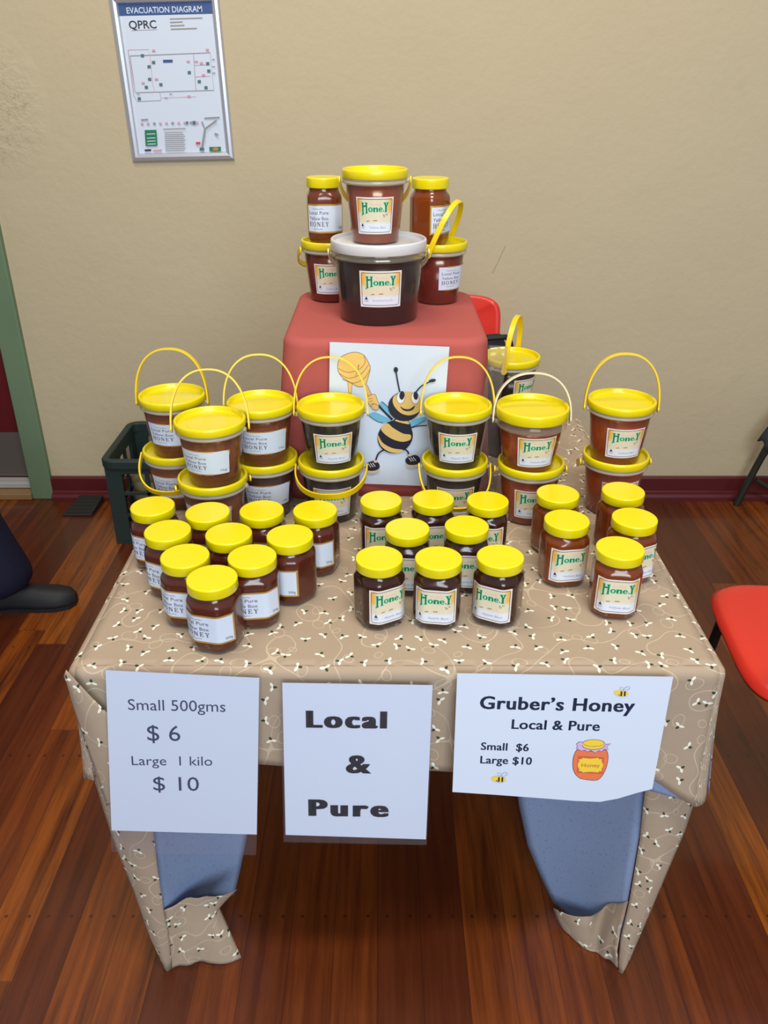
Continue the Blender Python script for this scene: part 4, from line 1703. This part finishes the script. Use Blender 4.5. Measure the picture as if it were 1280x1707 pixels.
def pouch(S, corners, parent):
    """clear laminate around the paper"""
    mb = MB()
    w = S.wrap()
    c = [S.loc(*q) for q in corners]
    for o, fl in ((-0.0003, True), (0.0013, False)):
        P = []
        for i in range(7):
            r = []
            for j in range(7):
                a = (lerp(c[0][0], c[1][0], j / 6), lerp(c[0][1], c[1][1], j / 6))
                b = (lerp(c[3][0], c[2][0], j / 6), lerp(c[3][1], c[2][1], j / 6))
                r.append(w(lerp(a[0], b[0], i / 6), lerp(a[1], b[1], i / 6), o))
            P.append(r)
        mb.grid(P, 0, True, flip=fl)
    return mb.build('laminate', M['pouch'], parent)


SMAT = [M[k] for k in SMI]
FLAPY = TY0
# price list
S = Sign((176, 1117), (432, 1130), (428, 1391), (186, 1384), FLAPY - 0.014, 5)
root = empty('price_sign', S.o)
tag(root, 'laminated white price sheet reading Small 500gms $6 Large 1 kilo $10', 'sign', 'signs hung on the front of the tablecloth')
A = Art()
A.layer = 1
text_px(A, S, 'Small 500gms', 214, 1183, 376, 1186.5, 19, 1, 0.0)
text_px(A, S, '$ 6', 246, 1234, 301, 1235, 27, 1, 0.0)
text_px(A, S, 'Large  1 kilo', 220, 1275, 354, 1276, 16, 1, 0.0)
text_px(A, S, '$ 10', 256, 1317, 332, 1318, 24, 1, 0.0)
sheet(S, 'paper', A, SMAT, root)
pouch(S, ((186, 1420), (427, 1425), (437, 1128), (172, 1113)), root)
# Local & Pure
S = Sign((470.5, 1138), (721, 1142), (710, 1399), (476, 1391.5), FLAPY - 0.014, 6)
root = empty('slogan_sign', S.o)
tag(root, 'laminated white sheet in heavy black letters reading only Local & Pure', 'sign', 'signs hung on the front of the tablecloth')
A = Art()
A.layer = 1
text_px(A, S, 'Local', 510, 1212, 645, 1213.5, 29, 2, 0.016, 3.0)
text_px(A, S, '&', 576, 1287.5, 619, 1288.5, 31, 2, 0.016, 2.0)
text_px(A, S, 'Pure', 514, 1359, 648, 1361, 28, 2, 0.016, 3.0)
sheet(S, 'paper', A, SMAT, root)
pouch(S, ((473, 1403), (711, 1408), (724, 1140), (467, 1135)), root)
# stall sign
S = Sign((762, 1122), (1122, 1128), (1086, 1315), (754, 1320), FLAPY - 0.014, 7)
root = empty('stall_sign', S.o)
tag(root, "white paper sheet headed Gruber's Honey with a clip-art honey jar", 'sign', 'signs hung on the front of the tablecloth')
A = Art()
A.layer = 1
text_px(A, S, 'Gruber’s Honey', 799, 1181, 1057, 1186.5, 22, 1, 0.012, 0.8)
text_px(A, S, 'Local & Pure', 852, 1214.5, 999, 1218, 16.5, 1, 0.010, 0.5)
text_px(A, S, 'Small  $6', 801, 1249.5, 881, 1252, 13, 1, 0.006, 0.45)
text_px(A, S, 'Large $10', 800, 1272, 886, 1274.5, 13, 1, 0.006, 0.45)


def sp(pts):           # crop coordinates (x930 y1130, 7.53x) -> sheet
    return [S.loc(930 + x / 7.53, 1130 + y / 7.53) for x, y in pts]


pot = spl([(240, 900), (330, 905), (460, 920), (590, 900), (625, 960), (620, 1060), (580, 1180), (500, 1275), (360, 1275), (250, 1240), (190, 1140), (192, 1000)], 6, True)
A.poly(sp(pot), 3)
A.line(sp(pot), 0.0010, 5, True, up=False)
A.poly(sp([(248, 975), (580, 992), (555, 1205), (232, 1188)]), 8)
scal = []
for i in range(40):
    a = 2 * PI * i / 40
    r = 1 + 0.07 * math.cos(i * PI / 2)
    ca, sa = math.cos(a), math.sin(a)
    scal.append((405 + 150 * r * (abs(ca) ** 0.45) * (1 if ca > 0 else -1), 1092 + 88 * r * (abs(sa) ** 0.45) * (1 if sa > 0 else -1)))
A.poly(sp(scal), 4)
a_, b_ = S.loc(930 + 290 / 7.53, 1130 + 1112 / 7.53), S.loc(930 + 522 / 7.53, 1130 + 1120 / 7.53)
A.layer += 1
A.text('Honey', a_[0], b_[0], a_[1], 0.0062, 8, 0.01, up=False)
frill = [(250, 890), (290, 912), (330, 900), (365, 925), (410, 905), (465, 935), (510, 905), (545, 922), (580, 890), (630, 895), (610, 855), (665, 820), (590, 830),
         (580, 800), (310, 800), (262, 798), (228, 828), (245, 850), (228, 885)]
A.poly(sp(frill), 7)
A.line(sp(frill), 0.0007, 5, True, up=False)
A.poly(sp(arc(443, 840, 140, 52, 0, 360)[:-1]), 4)
A.poly(sp(arc(446, 812, 132, 42, 0, 360)[:-1]), 4)
A.line(sp(arc(446, 812, 132, 42, 0, 360)[:-1]), 0.0007, 5, True, up=False)
A.line(sp(arc(443, 840, 140, 52, 0, 180)), 0.0008, 5, up=False)
for ox, oy in ((0, 0), ((222 - 734) / 2.51 * 7.53, (514 - 160) / 2.51 * 7.53 + 14)):
    # small striped bee, seen from the side
    bx = [(700 + ox, 165 + oy), (760 + ox, 150 + oy), (850 + ox, 165 + oy), (885 + ox, 188 + oy), (850 + ox, 220 + oy), (780 + ox, 222 + oy), (720 + ox, 200 + oy)]
    A.poly(sp(spl(bx, 5, True)), 4)
    A.layer += 1
    for xx in (795, 838):
        A.poly(sp([(xx - 12 + ox, 163 + oy), (xx + 10 + ox, 163 + oy), (xx + 6 + ox, 222 + oy), (xx - 16 + ox, 222 + oy)]), 2, up=False)
    A.poly(sp(arc(765 + ox, 208 + oy, 9, 8, 0, 360, 0, 8)[:-1]), 2, up=False)
    A.line(sp(arc(862 + ox, 128 + oy, 40, 20, 0, 360, -25, 14)[:-1]), 0.0006, 6, True, up=False)
    A.line(sp(arc(800 + ox, 130 + oy, 26, 18, 0, 360, 30, 14)[:-1]), 0.0006, 6, True, up=False)
OUT = [S.loc(*q) for q in ((754, 1320), (830, 1325), (910, 1331), (960, 1335), (1000, 1336.5), (1030, 1331), (1060, 1322), (1087, 1315))]


def out_f(t):
    k = t * (len(OUT) - 1)
    i = min(len(OUT) - 2, int(k))
    return lerp(OUT[i][0], OUT[i + 1][0], k - i), lerp(OUT[i][1], OUT[i + 1][1], k - i)


sheet(S, 'paper', A, SMAT, root, out_f)

# ------------------------------------------------------------------ milk crate on the floor, left behind the table
crate = empty('milk_crate', (-0.735, 2.622, 0))
tag(crate, 'dark green plastic milk crate on the floor between table and wall', 'crate')
cg = mat('dark_green_plastic', (34, 52, 50), 0.5)
CWx, CDy, CH = 0.175, 0.168, 0.312
t_ = 0.010


def crate_side(a, b, n_in):
    """panel between two upright corners: posts, mid rail, bottom rail, web plate with an opening under the rim"""
    mb = MB()
    d = (b - a)
    L = d.length
    d.normalize()
    q = n_in

    def bar(s0, s1, z0, z1, th=t_):
        P0 = a + d * s0
        P1 = a + d * s1
        vs = []
        for z in (z0, z1):
            for p in (P0, P1):
                vs.append(Vector((p.x, p.y, z)))
                vs.append(Vector((p.x + q.x * th, p.y + q.y * th, z)))
        mb.add(vs, [(0, 1, 3, 2), (4, 6, 7, 5), (0, 2, 6, 4), (1, 5, 7, 3), (0, 4, 5, 1), (2, 3, 7, 6)], 0, False)
    bar(0, 0.052, 0.0, CH - 0.03)
    bar(L - 0.052, L, 0.0, CH - 0.03)
    bar(0.052, L - 0.052, 0.0, 0.055)
    bar(0.052, L - 0.052, 0.105, 0.114)
    bar(0.052, L - 0.052, 0.185, 0.194)
    for k in range(1, 3):
        s = lerp(0.052, L - 0.052, k / 3)
        bar(s - 0.006, s + 0.006, 0.055, CH - 0.05)
    bar(0.052, L - 0.052, CH - 0.050, CH - 0.03)
    return mb.build('side_panel', cg, crate, fixn=True)


cs = [Vector((-CWx, -CDy, 0)), Vector((CWx, -CDy, 0)), Vector((CWx, CDy, 0)), Vector((-CWx, CDy, 0))]
for i in range(4):
    d = (cs[(i + 1) % 4] - cs[i]).normalized()
    crate_side(cs[i] + d * (0.0101 if i % 2 else 0), cs[(i + 1) % 4] - d * (0.0101 if i % 2 else 0), Vector((-d.y, d.x, 0)))
mb = MB()
P = []
for (o, z) in ((-0.012, CH - 0.030), (0.010, CH - 0.030), (0.012, CH - 0.026), (0.012, CH - 0.004), (0.009, CH), (-0.010, CH), (-0.012, CH - 0.003), (-0.012, CH - 0.030)):
    r = []
    for k, (sx_, sy_) in enumerate(((-1, -1), (1, -1), (1, 1), (-1, 1))):
        for m_ in range(6):
            an = math.radians(180 + 90 * k + 90 * m_ / 5)
            rr = 0.03
            r.append((sx_ * (CWx - rr) + (rr + o) * math.cos(an), sy_ * (CDy - rr) + (rr + o) * math.sin(an), z))
    P.append(r)
mb.grid(P, 0, False, True)
mb.build('rim', cg, crate, fixn=True)
mb = MB()
for k in range(7):
    x = lerp(-CWx + 0.02, CWx - 0.02, k / 6)
    mb.box((x - 0.006, -CDy + 0.0105, 0.006), (x + 0.006, CDy - 0.0105, 0.013))
for k in range(7):
    y = lerp(-CDy + 0.02, CDy - 0.02, k / 6)
    mb.box((-CWx + 0.0105, y - 0.006, 0.0132), (CWx - 0.0105, y + 0.006, 0.020))
mb.build('base_grid', cg, crate)
# lumpy olive sack inside
sack_m = mat('olive_tan_sacking', (122, 116, 82), 0.8)
bm = bmesh.new()
bmesh.ops.create_icosphere(bm, subdivisions=4, radius=1)
for v in bm.verts:
    p = v.co.copy()
    s = (abs(p.x) ** 4 + abs(p.y) ** 4 + abs(p.z) ** 4) ** -0.25
    w = 1 + 0.05 * math.sin(5 * p.x + 3 * p.z) * math.cos(4 * p.y) + 0.03 * math.sin(11 * p.z + 6 * p.x)
    v.co = Vector((p.x * s * 0.138, p.y * s * 0.138, p.z * s * 0.115)) * w
for f in bm.faces:
    f.smooth = True
me = bpy.data.meshes.new('sack')
bm.to_mesh(me)
bm.free()
me.materials.append(sack_m)
sack = bpy.data.objects.new('sack', me)
COL.objects.link(sack)
sack.location = (-0.720, 2.622, 0.142)
tag(sack, 'olive tan sack stuffed inside the dark green milk crate', 'sack')

# black rubber wedge against the skirting
mb = MB()
wa, wb_ = -1.165, -1.060
vs = [(wa, 2.655, 0), (wb_, 2.655, 0), (wb_ + 0.012, 2.77, 0), (wa + 0.03, 2.77, 0),
      (wa, 2.655, 0.007), (wb_, 2.655, 0.007), (wb_ + 0.012, 2.77, 0.030), (wa + 0.03, 2.77, 0.030)]
mb.add(vs, [(0, 3, 2, 1), (4, 5, 6, 7), (0, 1, 5, 4), (1, 2, 6, 5), (2, 3, 7, 6), (3, 0, 4, 7)], 0, False)
for k in range(5):
    y = 2.668 + k * 0.02
    z = lerp(0.007, 0.030, (y - 2.655) / 0.115)
    mb.box((wa + 0.012 + k * 0.003, y, z - 0.001), (wb_ - 0.006, y + 0.006, z + 0.0035))
w_ = mb.build('door_wedge', mat('black_rubber', (34, 34, 34), 0.5), bevel=0.002)
tag(w_, 'flat black rubber wedge on the floor against the maroon skirting board', 'door wedge')


# ------------------------------------------------------------------ red stacking chairs
red_pl = mat('red_moulded_plastic', (226, 52, 38), 0.38, coat=0.15)


def red_chair(loc, rz, label):
    """seat centre at origin, front towards -Y"""
    o = empty('stacking_chair', loc, rz)
    tag(o, label, 'chair', 'red plastic chairs')
    SW, SD, SH = 0.205, 0.20, 0.45
    mb = MB()
    n = 26
    top, und = [], []
    for i in range(n + 1):
        r1, r2 = [], []
        for j in range(n + 1):
            u, v = 2 * j / n - 1, 2 * i / n - 1
            p = 5.0
            k = (abs(u) ** p + abs(v) ** p) ** (1 / p)
            m_ = max(abs(u), abs(v))
            f = (m_ / k) if k > 0 else 1
            x, y = u * f * SW, v * f * SD
            z = SH - 0.012 * (1 - u * u) * (1 - v * v) - 0.020 * max(0, m_ - 0.86) / 0.14 * (max(0, m_ - 0.86) / 0.14)
            r1.append((x, y, z))
            r2.append((x * 0.985, y * 0.985, z - 0.010))
        top.append(r1)
        und.append(r2)
    mb.grid(top, 0, True)
    mb.grid(und, 0, True, flip=True)
    rim_t = [top[0][j] for j in range(n)] + [top[i][n] for i in range(n)] + [top[n][n - j] for j in range(n)] + [top[n - i][0] for i in range(n)]
    rim_u = [und[0][j] for j in range(n)] + [und[i][n] for i in range(n)] + [und[n][n - j] for j in range(n)] + [und[n - i][0] for i in range(n)]
    mb.grid([rim_u, rim_t], 0, True, True)
    mb.build('seat', red_pl, o, weld=True)
    mb = MB()
    F_, B_ = [], []
    for i in range(n + 1):
        r1, r2 = [], []
        for j in range(n + 1):
            u, v = 2 * j / n - 1, 2 * i / n - 1
            p = 6.0
            k = (abs(u) ** p + abs(v) ** p) ** (1 / p)
            m_ = max(abs(u), abs(v))
            f = (m_ / k) if k > 0 else 1
            x, z = u * f * 0.20, v * f * 0.115
            y = 0.215 + 0.035 * (1 - u * u) + (z + 0.115) * 0.16
            r1.append((x, y, 0.685 + z))
            r2.append((x, y + 0.010, 0.685 + z))
        F_.append(r1)
        B_.append(r2)
    mb.grid(F_, 0, True)
    mb.grid(B_, 0, True, flip=True)
    e1 = [F_[0][j] for j in range(n)] + [F_[i][n] for i in range(n)] + [F_[n][n - j] for j in range(n)] + [F_[n - i][0] for i in range(n)]
    e2 = [B_[0][j] for j in range(n)] + [B_[i][n] for i in range(n)] + [B_[n][n - j] for j in range(n)] + [B_[n - i][0] for i in range(n)]
    mb.grid([e1, e2], 0, True, True)
    mb.build('backrest', red_pl, o, weld=True, fixn=True)
    for s in (-1, 1):
        mb = MB()
        mb.tube([(s * 0.15, -0.12, SH - 0.026), (s * 0.16, -0.145, SH - 0.04), (s * 0.175, -0.165, 0.22), (s * 0.19, -0.18, 0.0)], 0.0105, 12)
        mb.build('leg', steel_dark, o)
        mb = MB()
        mb.tube([(s * 0.15, 0.10, SH - 0.026), (s * 0.13, 0.16, SH - 0.04), (s * 0.115, 0.26, 0.20), (s * 0.105, 0.36, 0.0)], 0.0105, 12)
        mb.build('leg', steel_dark, o)
        mb = MB()
        mb.tube([(s * 0.13, 0.14, SH - 0.024), (s * 0.13, 0.225, SH - 0.01), (s * 0.13, 0.262, 0.60), (s * 0.13, 0.28, 0.72)], 0.009, 12)
        mb.build('back_support', steel_dark, o)
    return o


red_chair((0.872, 1.305, 0), PI - 0.10, 'red plastic chair seat beside the right edge of the honey table')
red_chair((0.168, 2.36, 0), 0, 'red plastic chair behind the coral box, only its backrest corner showing')

# dark bag on the rear chair
mb = MB()
P = []
for i in range(13):
    t = i / 12
    z = 0.0 + 0.285 * t
    sx_ = 0.155 * (1 - 0.16 * t ** 3) * (0.93 + 0.07 * math.sin(t * 9))
    sy_ = 0.095 * (1 - 0.45 * t * t)
    r = []
    for j in range(40):
        a = 2 * PI * j / 40
        c_, s_ = math.cos(a), math.sin(a)
        k = (abs(c_) ** 3 + abs(s_) ** 3) ** (-1 / 3)
        r.append((sx_ * k * c_ * (1 + 0.02 * math.sin(5 * a + 4 * t)), sy_ * k * s_ * (1 + 0.03 * math.sin(4 * a + 7 * t)), z + 0.008 * math.sin(3 * a) * t))
    P.append(r)
bag = empty('shoulder_bag', (0.222, 2.345, 0.4545))
tag(bag, 'black bag on the seat of the red chair behind the coral box', 'bag')
mb.grid(P, 0, True, True)
mb.add(P[0], [tuple(range(40))[::-1]], 0, False)
mb.add(P[-1], [tuple(range(40))], 0, False)
blk = mat('black_nylon', (30, 30, 36), 0.6)
mb.build('bag_body', blk, bag)
mb = MB()
mb.tube(spl([(-0.11, 0, 0.27), (-0.08, -0.02, 0.30), (0.02, -0.03, 0.292), (0.10, -0.02, 0.296), (0.135, -0.01, 0.29), (0.150, 0, 0.24)], 6), 0.008, 10)
mb.build('strap', blk, bag)

# ------------------------------------------------------------------ dark folding camp chair at the right wall
cc_ = empty('folding_camp_chair', (1.60, 2.56, 0))
tag(cc_, 'dark folding camp chair with crossed legs against the wall at the right edge', 'chair')
frame_m = mat('dark_olive_tube', (44, 44, 36), 0.5, metal=0.2)
fab = mat('dark_blue_grey_canvas', (40, 50, 56), 0.8)


def cc_tube(name, pts, r=0.012):
    mb = MB()
    mb.tube([(x - 1.60, y - 2.56, z) for x, y, z in pts], r, 12)
    return mb.build(name, frame_m, cc_)


cc_tube('leg', [(1.310, 2.745, 0.0), (1.345, 2.740, 0.14), (1.420, 2.730, 0.42)], 0.0125)
cc_tube('leg', [(1.86, 2.745, 0.0), (1.84, 2.740, 0.14), (1.78, 2.730, 0.42)], 0.0125)
cc_tube('leg', [(1.330, 2.36, 0.0), (1.60, 2.37, 0.21), (1.80, 2.38, 0.40)], 0.0115)
cc_tube('leg', [(1.86, 2.33, 0.0), (1.60, 2.34, 0.21), (1.42, 2.35, 0.40)], 0.0115)
cc_tube('stretcher', [(1.352, 2.722, 0.115), (1.45, 2.712, 0.055), (1.60, 2.70, 0.02), (1.84, 2.722, 0.12)], 0.008)
cc_tube('seat_rail', [(1.42, 2.35, 0.40), (1.42, 2.75, 0.42)], 0.011)
cc_tube('seat_rail', [(1.79, 2.38, 0.40), (1.78, 2.75, 0.42)], 0.011)
mb = MB()
P = []
for i in range(11):
    y = lerp(-0.22, 0.19, i / 10)
    r = []
    for j in range(17):
        t = j / 16
        x = lerp(1.405, 1.795, t) - 1.60
        z = 0.425 - 0.09 * math.sin(PI * t) + 0.01 * math.sin(i)
        r.append((x, y, z))
    P.append(r)
mb.grid(P, 0, True)
s_ = mb.build('seat', fab, cc_)
md = s_.modifiers.new('thickness', 'SOLIDIFY')
md.thickness = 0.004
mb = MB()
P = []
for i in range(9):
    t = i / 8
    P.append([(lerp(1.325, 1.42, u) - 1.60 + 0.03 * math.sin(t * 3) * (1 - u) + 0.03 * (1 - abs(2 * t - 1)) * (u - 1), lerp(2.715, 2.60, t) - 2.56, lerp(0.268, 0.43, u) + 0.012 * math.sin(t * 7 + u * 4)) for u in [k / 8 for k in range(9)]])
mb.grid(P, 0, True)
s_ = mb.build('side_flap', fab, cc_)
md = s_.modifiers.new('thickness', 'SOLIDIFY')
md.thickness = 0.006
cc_tube('carry_strap', [(1.375, 2.69, 0.31), (1.352, 2.69, 0.25), (1.342, 2.69, 0.225)], 0.010)


# ------------------------------------------------------------------ person stepping in from the left
def skinned(name, joints, edges, m, parent=None, lv=2):
    me = bpy.data.meshes.new(name)
    names = list(joints)
    me.from_pydata([joints[k][0] for k in names], [(names.index(a), names.index(b)) for a, b in edges], [])
    me.materials.append(m)
    o = bpy.data.objects.new(name, me)
    COL.objects.link(o)
    if parent:
        o.parent = parent
    o.modifiers.new('skin', 'SKIN')
    for i, k in enumerate(names):
        r = joints[k][1]
        me.skin_vertices[0].data[i].radius = r if isinstance(r, tuple) else (r, r)
    me.skin_vertices[0].data[0].use_root = True
    sd = o.modifiers.new('sub', 'SUBSURF')
    sd.levels = sd.render_levels = lv
    for p in me.polygons:
        p.use_smooth = True
    o.modifiers['skin'].use_smooth_shade = True
    return o


skin_m = mat('skin', (206, 158, 132), 0.55)
navy = mat('navy_trouser_cloth', (22, 24, 44), 0.8, spec=0.2)
shoe_m = mat('black_shoe_leather', (18, 19, 24), 0.6)
PYY = 2.075
HX_ = -1.52
J = {
    'pelvis': ((HX_, PYY + 0.09, 0.93), (0.12, 0.10)), 'waist': ((HX_, PYY + 0.09, 1.08), (0.115, 0.09)), 'chest': ((HX_ + 0.01, PYY + 0.09, 1.28), (0.14, 0.10)),
    'neckb': ((HX_ + 0.01, PYY + 0.09, 1.44), (0.07, 0.06)), 'neck': ((HX_ + 0.03, PYY + 0.09, 1.52), 0.052), 'head': ((HX_ + 0.05, PYY + 0.09, 1.63), (0.078, 0.095)), 'crown': ((HX_ + 0.04, PYY + 0.09, 1.70), (0.06, 0.075)),
    'hipa': ((HX_ + 0.01, PYY, 0.88), 0.085), 'kneea': ((-1.22, PYY, 0.50), 0.056), 'anka': ((-1.160, PYY, 0.10), 0.030), 'toea': ((-1.04, PYY, 0.028), (0.020, 0.014)),
    'hipb': ((HX_ - 0.01, PYY + 0.18, 0.88), 0.085), 'kneeb': ((-1.58, PYY + 0.18, 0.50), 0.056), 'ankb': ((-1.88, PYY + 0.18, 0.15), 0.038), 'toeb': ((-1.70, PYY + 0.18, 0.035), (0.030, 0.022)),
}
E = [('pelvis', 'waist'), ('waist', 'chest'), ('chest', 'neckb'), ('neckb', 'neck'), ('neck', 'head'), ('head', 'crown'), ('pelvis', 'hipa'), ('hipa', 'kneea'), ('kneea', 'anka'), ('anka', 'toea'),
     ('pelvis', 'hipb'), ('hipb', 'kneeb'), ('kneeb', 'ankb'), ('ankb', 'toeb')]
for s, nm in ((-1, 'l'), (1, 'r')):
    yy = PYY + 0.09 + s * 0.20
    sw = -s * 0.18
    J['sh' + nm] = ((HX_, yy - s * 0.02, 1.39), 0.055)
    J['el' + nm] = ((HX_ + sw * 0.5, yy + s * 0.05, 1.12), 0.042)
    J['wr' + nm] = ((HX_ + sw + 0.06, yy + s * 0.04, 0.90), 0.027)
    hx, hz = HX_ + sw + 0.085, 0.83
    J['pm' + nm] = ((hx, yy + s * 0.035, hz), (0.030, 0.016))
    E += [('chest', 'sh' + nm), ('sh' + nm, 'el' + nm), ('el' + nm, 'wr' + nm), ('wr' + nm, 'pm' + nm)]
    for q, (dx, ln) in enumerate(((0.026, 0.062), (0.009, 0.070), (-0.009, 0.066), (-0.026, 0.050))):
        J['f%d%s' % (q, nm)] = ((hx + dx + 0.006, yy + s * 0.033, hz - ln * 0.6), 0.0085)
        J['g%d%s' % (q, nm)] = ((hx + dx * 0.9 + 0.016, yy + s * 0.018, hz - ln), 0.007)
        E += [('pm' + nm, 'f%d%s' % (q, nm)), ('f%d%s' % (q, nm), 'g%d%s' % (q, nm))]
    J['t' + nm] = ((hx + 0.05, yy + s * 0.01, hz - 0.018), 0.009)
    E += [('pm' + nm, 't' + nm)]
person = skinned('person', J, E, skin_m)
tag(person, 'person in navy trousers and black shoes stepping in at the left edge', 'person')
TJ = {
    'pelvis': ((HX_, PYY + 0.09, 0.95), (0.14, 0.12)), 'waist': ((HX_, PYY + 0.09, 1.06), (0.132, 0.105)),
    'hipa': ((HX_ + 0.01, PYY, 0.87), 0.105), 'kneea': ((-1.225, PYY, 0.50), 0.085), 'shina': ((-1.165, PYY, 0.26), 0.085), 'midca': ((-1.140, PYY - 0.005, 0.15), 0.10), 'cuffa': ((-1.118, PYY - 0.01, 0.045), 0.118),
    'hipb': ((HX_ - 0.01, PYY + 0.18, 0.87), 0.105), 'kneeb': ((-1.58, PYY + 0.18, 0.50), 0.08), 'cuffb': ((-1.88, PYY + 0.18, 0.12), 0.085),
}
skinned('trousers', TJ, [('pelvis', 'waist'), ('pelvis', 'hipa'), ('hipa', 'kneea'), ('kneea', 'shina'), ('shina', 'midca'), ('midca', 'cuffa'), ('pelvis', 'hipb'), ('hipb', 'kneeb'), ('kneeb', 'cuffb')], navy, person)
XJ = {k: (J[k][0], (J[k][1][0] + 0.02, J[k][1][1] + 0.02) if isinstance(J[k][1], tuple) else J[k][1] + 0.022) for k in ('waist', 'chest', 'neckb', 'shl', 'ell', 'wrl', 'shr', 'elr', 'wrr')}
XJ['waist'] = ((HX_, PYY + 0.09, 1.10), (0.165, 0.135))
XJ['chest'] = ((HX_ + 0.01, PYY + 0.09, 1.29), (0.175, 0.14))
XJ['hem'] = ((HX_, PYY + 0.09, 0.97), (0.165, 0.14))
XJ['neckb'] = ((HX_ + 0.01, PYY + 0.09, 1.46), (0.085, 0.075))
skinned('jumper', XJ, [('hem', 'waist'), ('waist', 'chest'), ('chest', 'neckb'), ('chest', 'shl'), ('shl', 'ell'), ('ell', 'wrl'), ('chest', 'shr'), ('shr', 'elr'), ('elr', 'wrr')], mat('grey_jumper', (70, 74, 84), 0.85), person)
skinned('hair', {'a': ((HX_ + 0.025, PYY + 0.09, 1.70), (0.085, 0.085)), 'b': ((HX_ - 0.01, PYY + 0.09, 1.63), (0.07, 0.085)), 'c': ((HX_ + 0.04, PYY + 0.09, 1.735), (0.06, 0.06))}, [('a', 'b'), ('a', 'c')], mat('brown_hair', (70, 50, 36), 0.7), person)


def shoe(ax, y, z0, tip, pitch):
    """lofted shoe, heel at ax, toe at tip (along +X)"""
    mb = MB()
    secs = [(0.0, 0.020, 0.055), (0.02, 0.032, 0.072), (0.08, 0.036, 0.085), (0.13, 0.036, 0.075), (0.19, 0.044, 0.058), (0.24, 0.045, 0.052), (0.275, 0.034, 0.044), (0.292, 0.014, 0.030)]
    L = tip - ax
    P = []
    for s, w, h in secs:
        r = []
        for j in range(24):
            a = 2 * PI * j / 24
            c_, s_ = math.cos(a), math.sin(a)
            yy = w * (abs(c_) ** 0.8) * (1 if c_ > 0 else -1)
            zz = h * s_ if s_ > 0 else 0.0
            r.append((s / 0.292 * L, yy, 0.008 + zz))
        P.append(r)
    mb.grid(P, 0, True, True)
    mb.add(P[0], [tuple(range(24))], 0, False)
    mb.add(P[-1], [tuple(range(24))[::-1]], 0, False)
    S_ = []
    for z in (0.0, 0.012):
        S_.append([(s / 0.292 * L, w * 1.04, z) for s, w, h in secs] + [(s / 0.292 * L, -w * 1.04, z) for s, w, h in secs[::-1]])
    mb.grid(S_, 0, False, True)
    mb.add(S_[0], [tuple(range(16))], 0, False)
    mb.add(S_[1], [tuple(range(16))[::-1]], 0, False)
    o = mb.build('shoe', shoe_m, person, fixn=True)
    o.location = (ax, y, z0)
    o.rotation_euler = (0, pitch, math.radians(6))
    return o


shoe(-1.215, PYY - 0.01, 0.0, -0.925, 0)
shoe(-1.93, PYY + 0.18, 0.06, -1.65, math.radians(12))
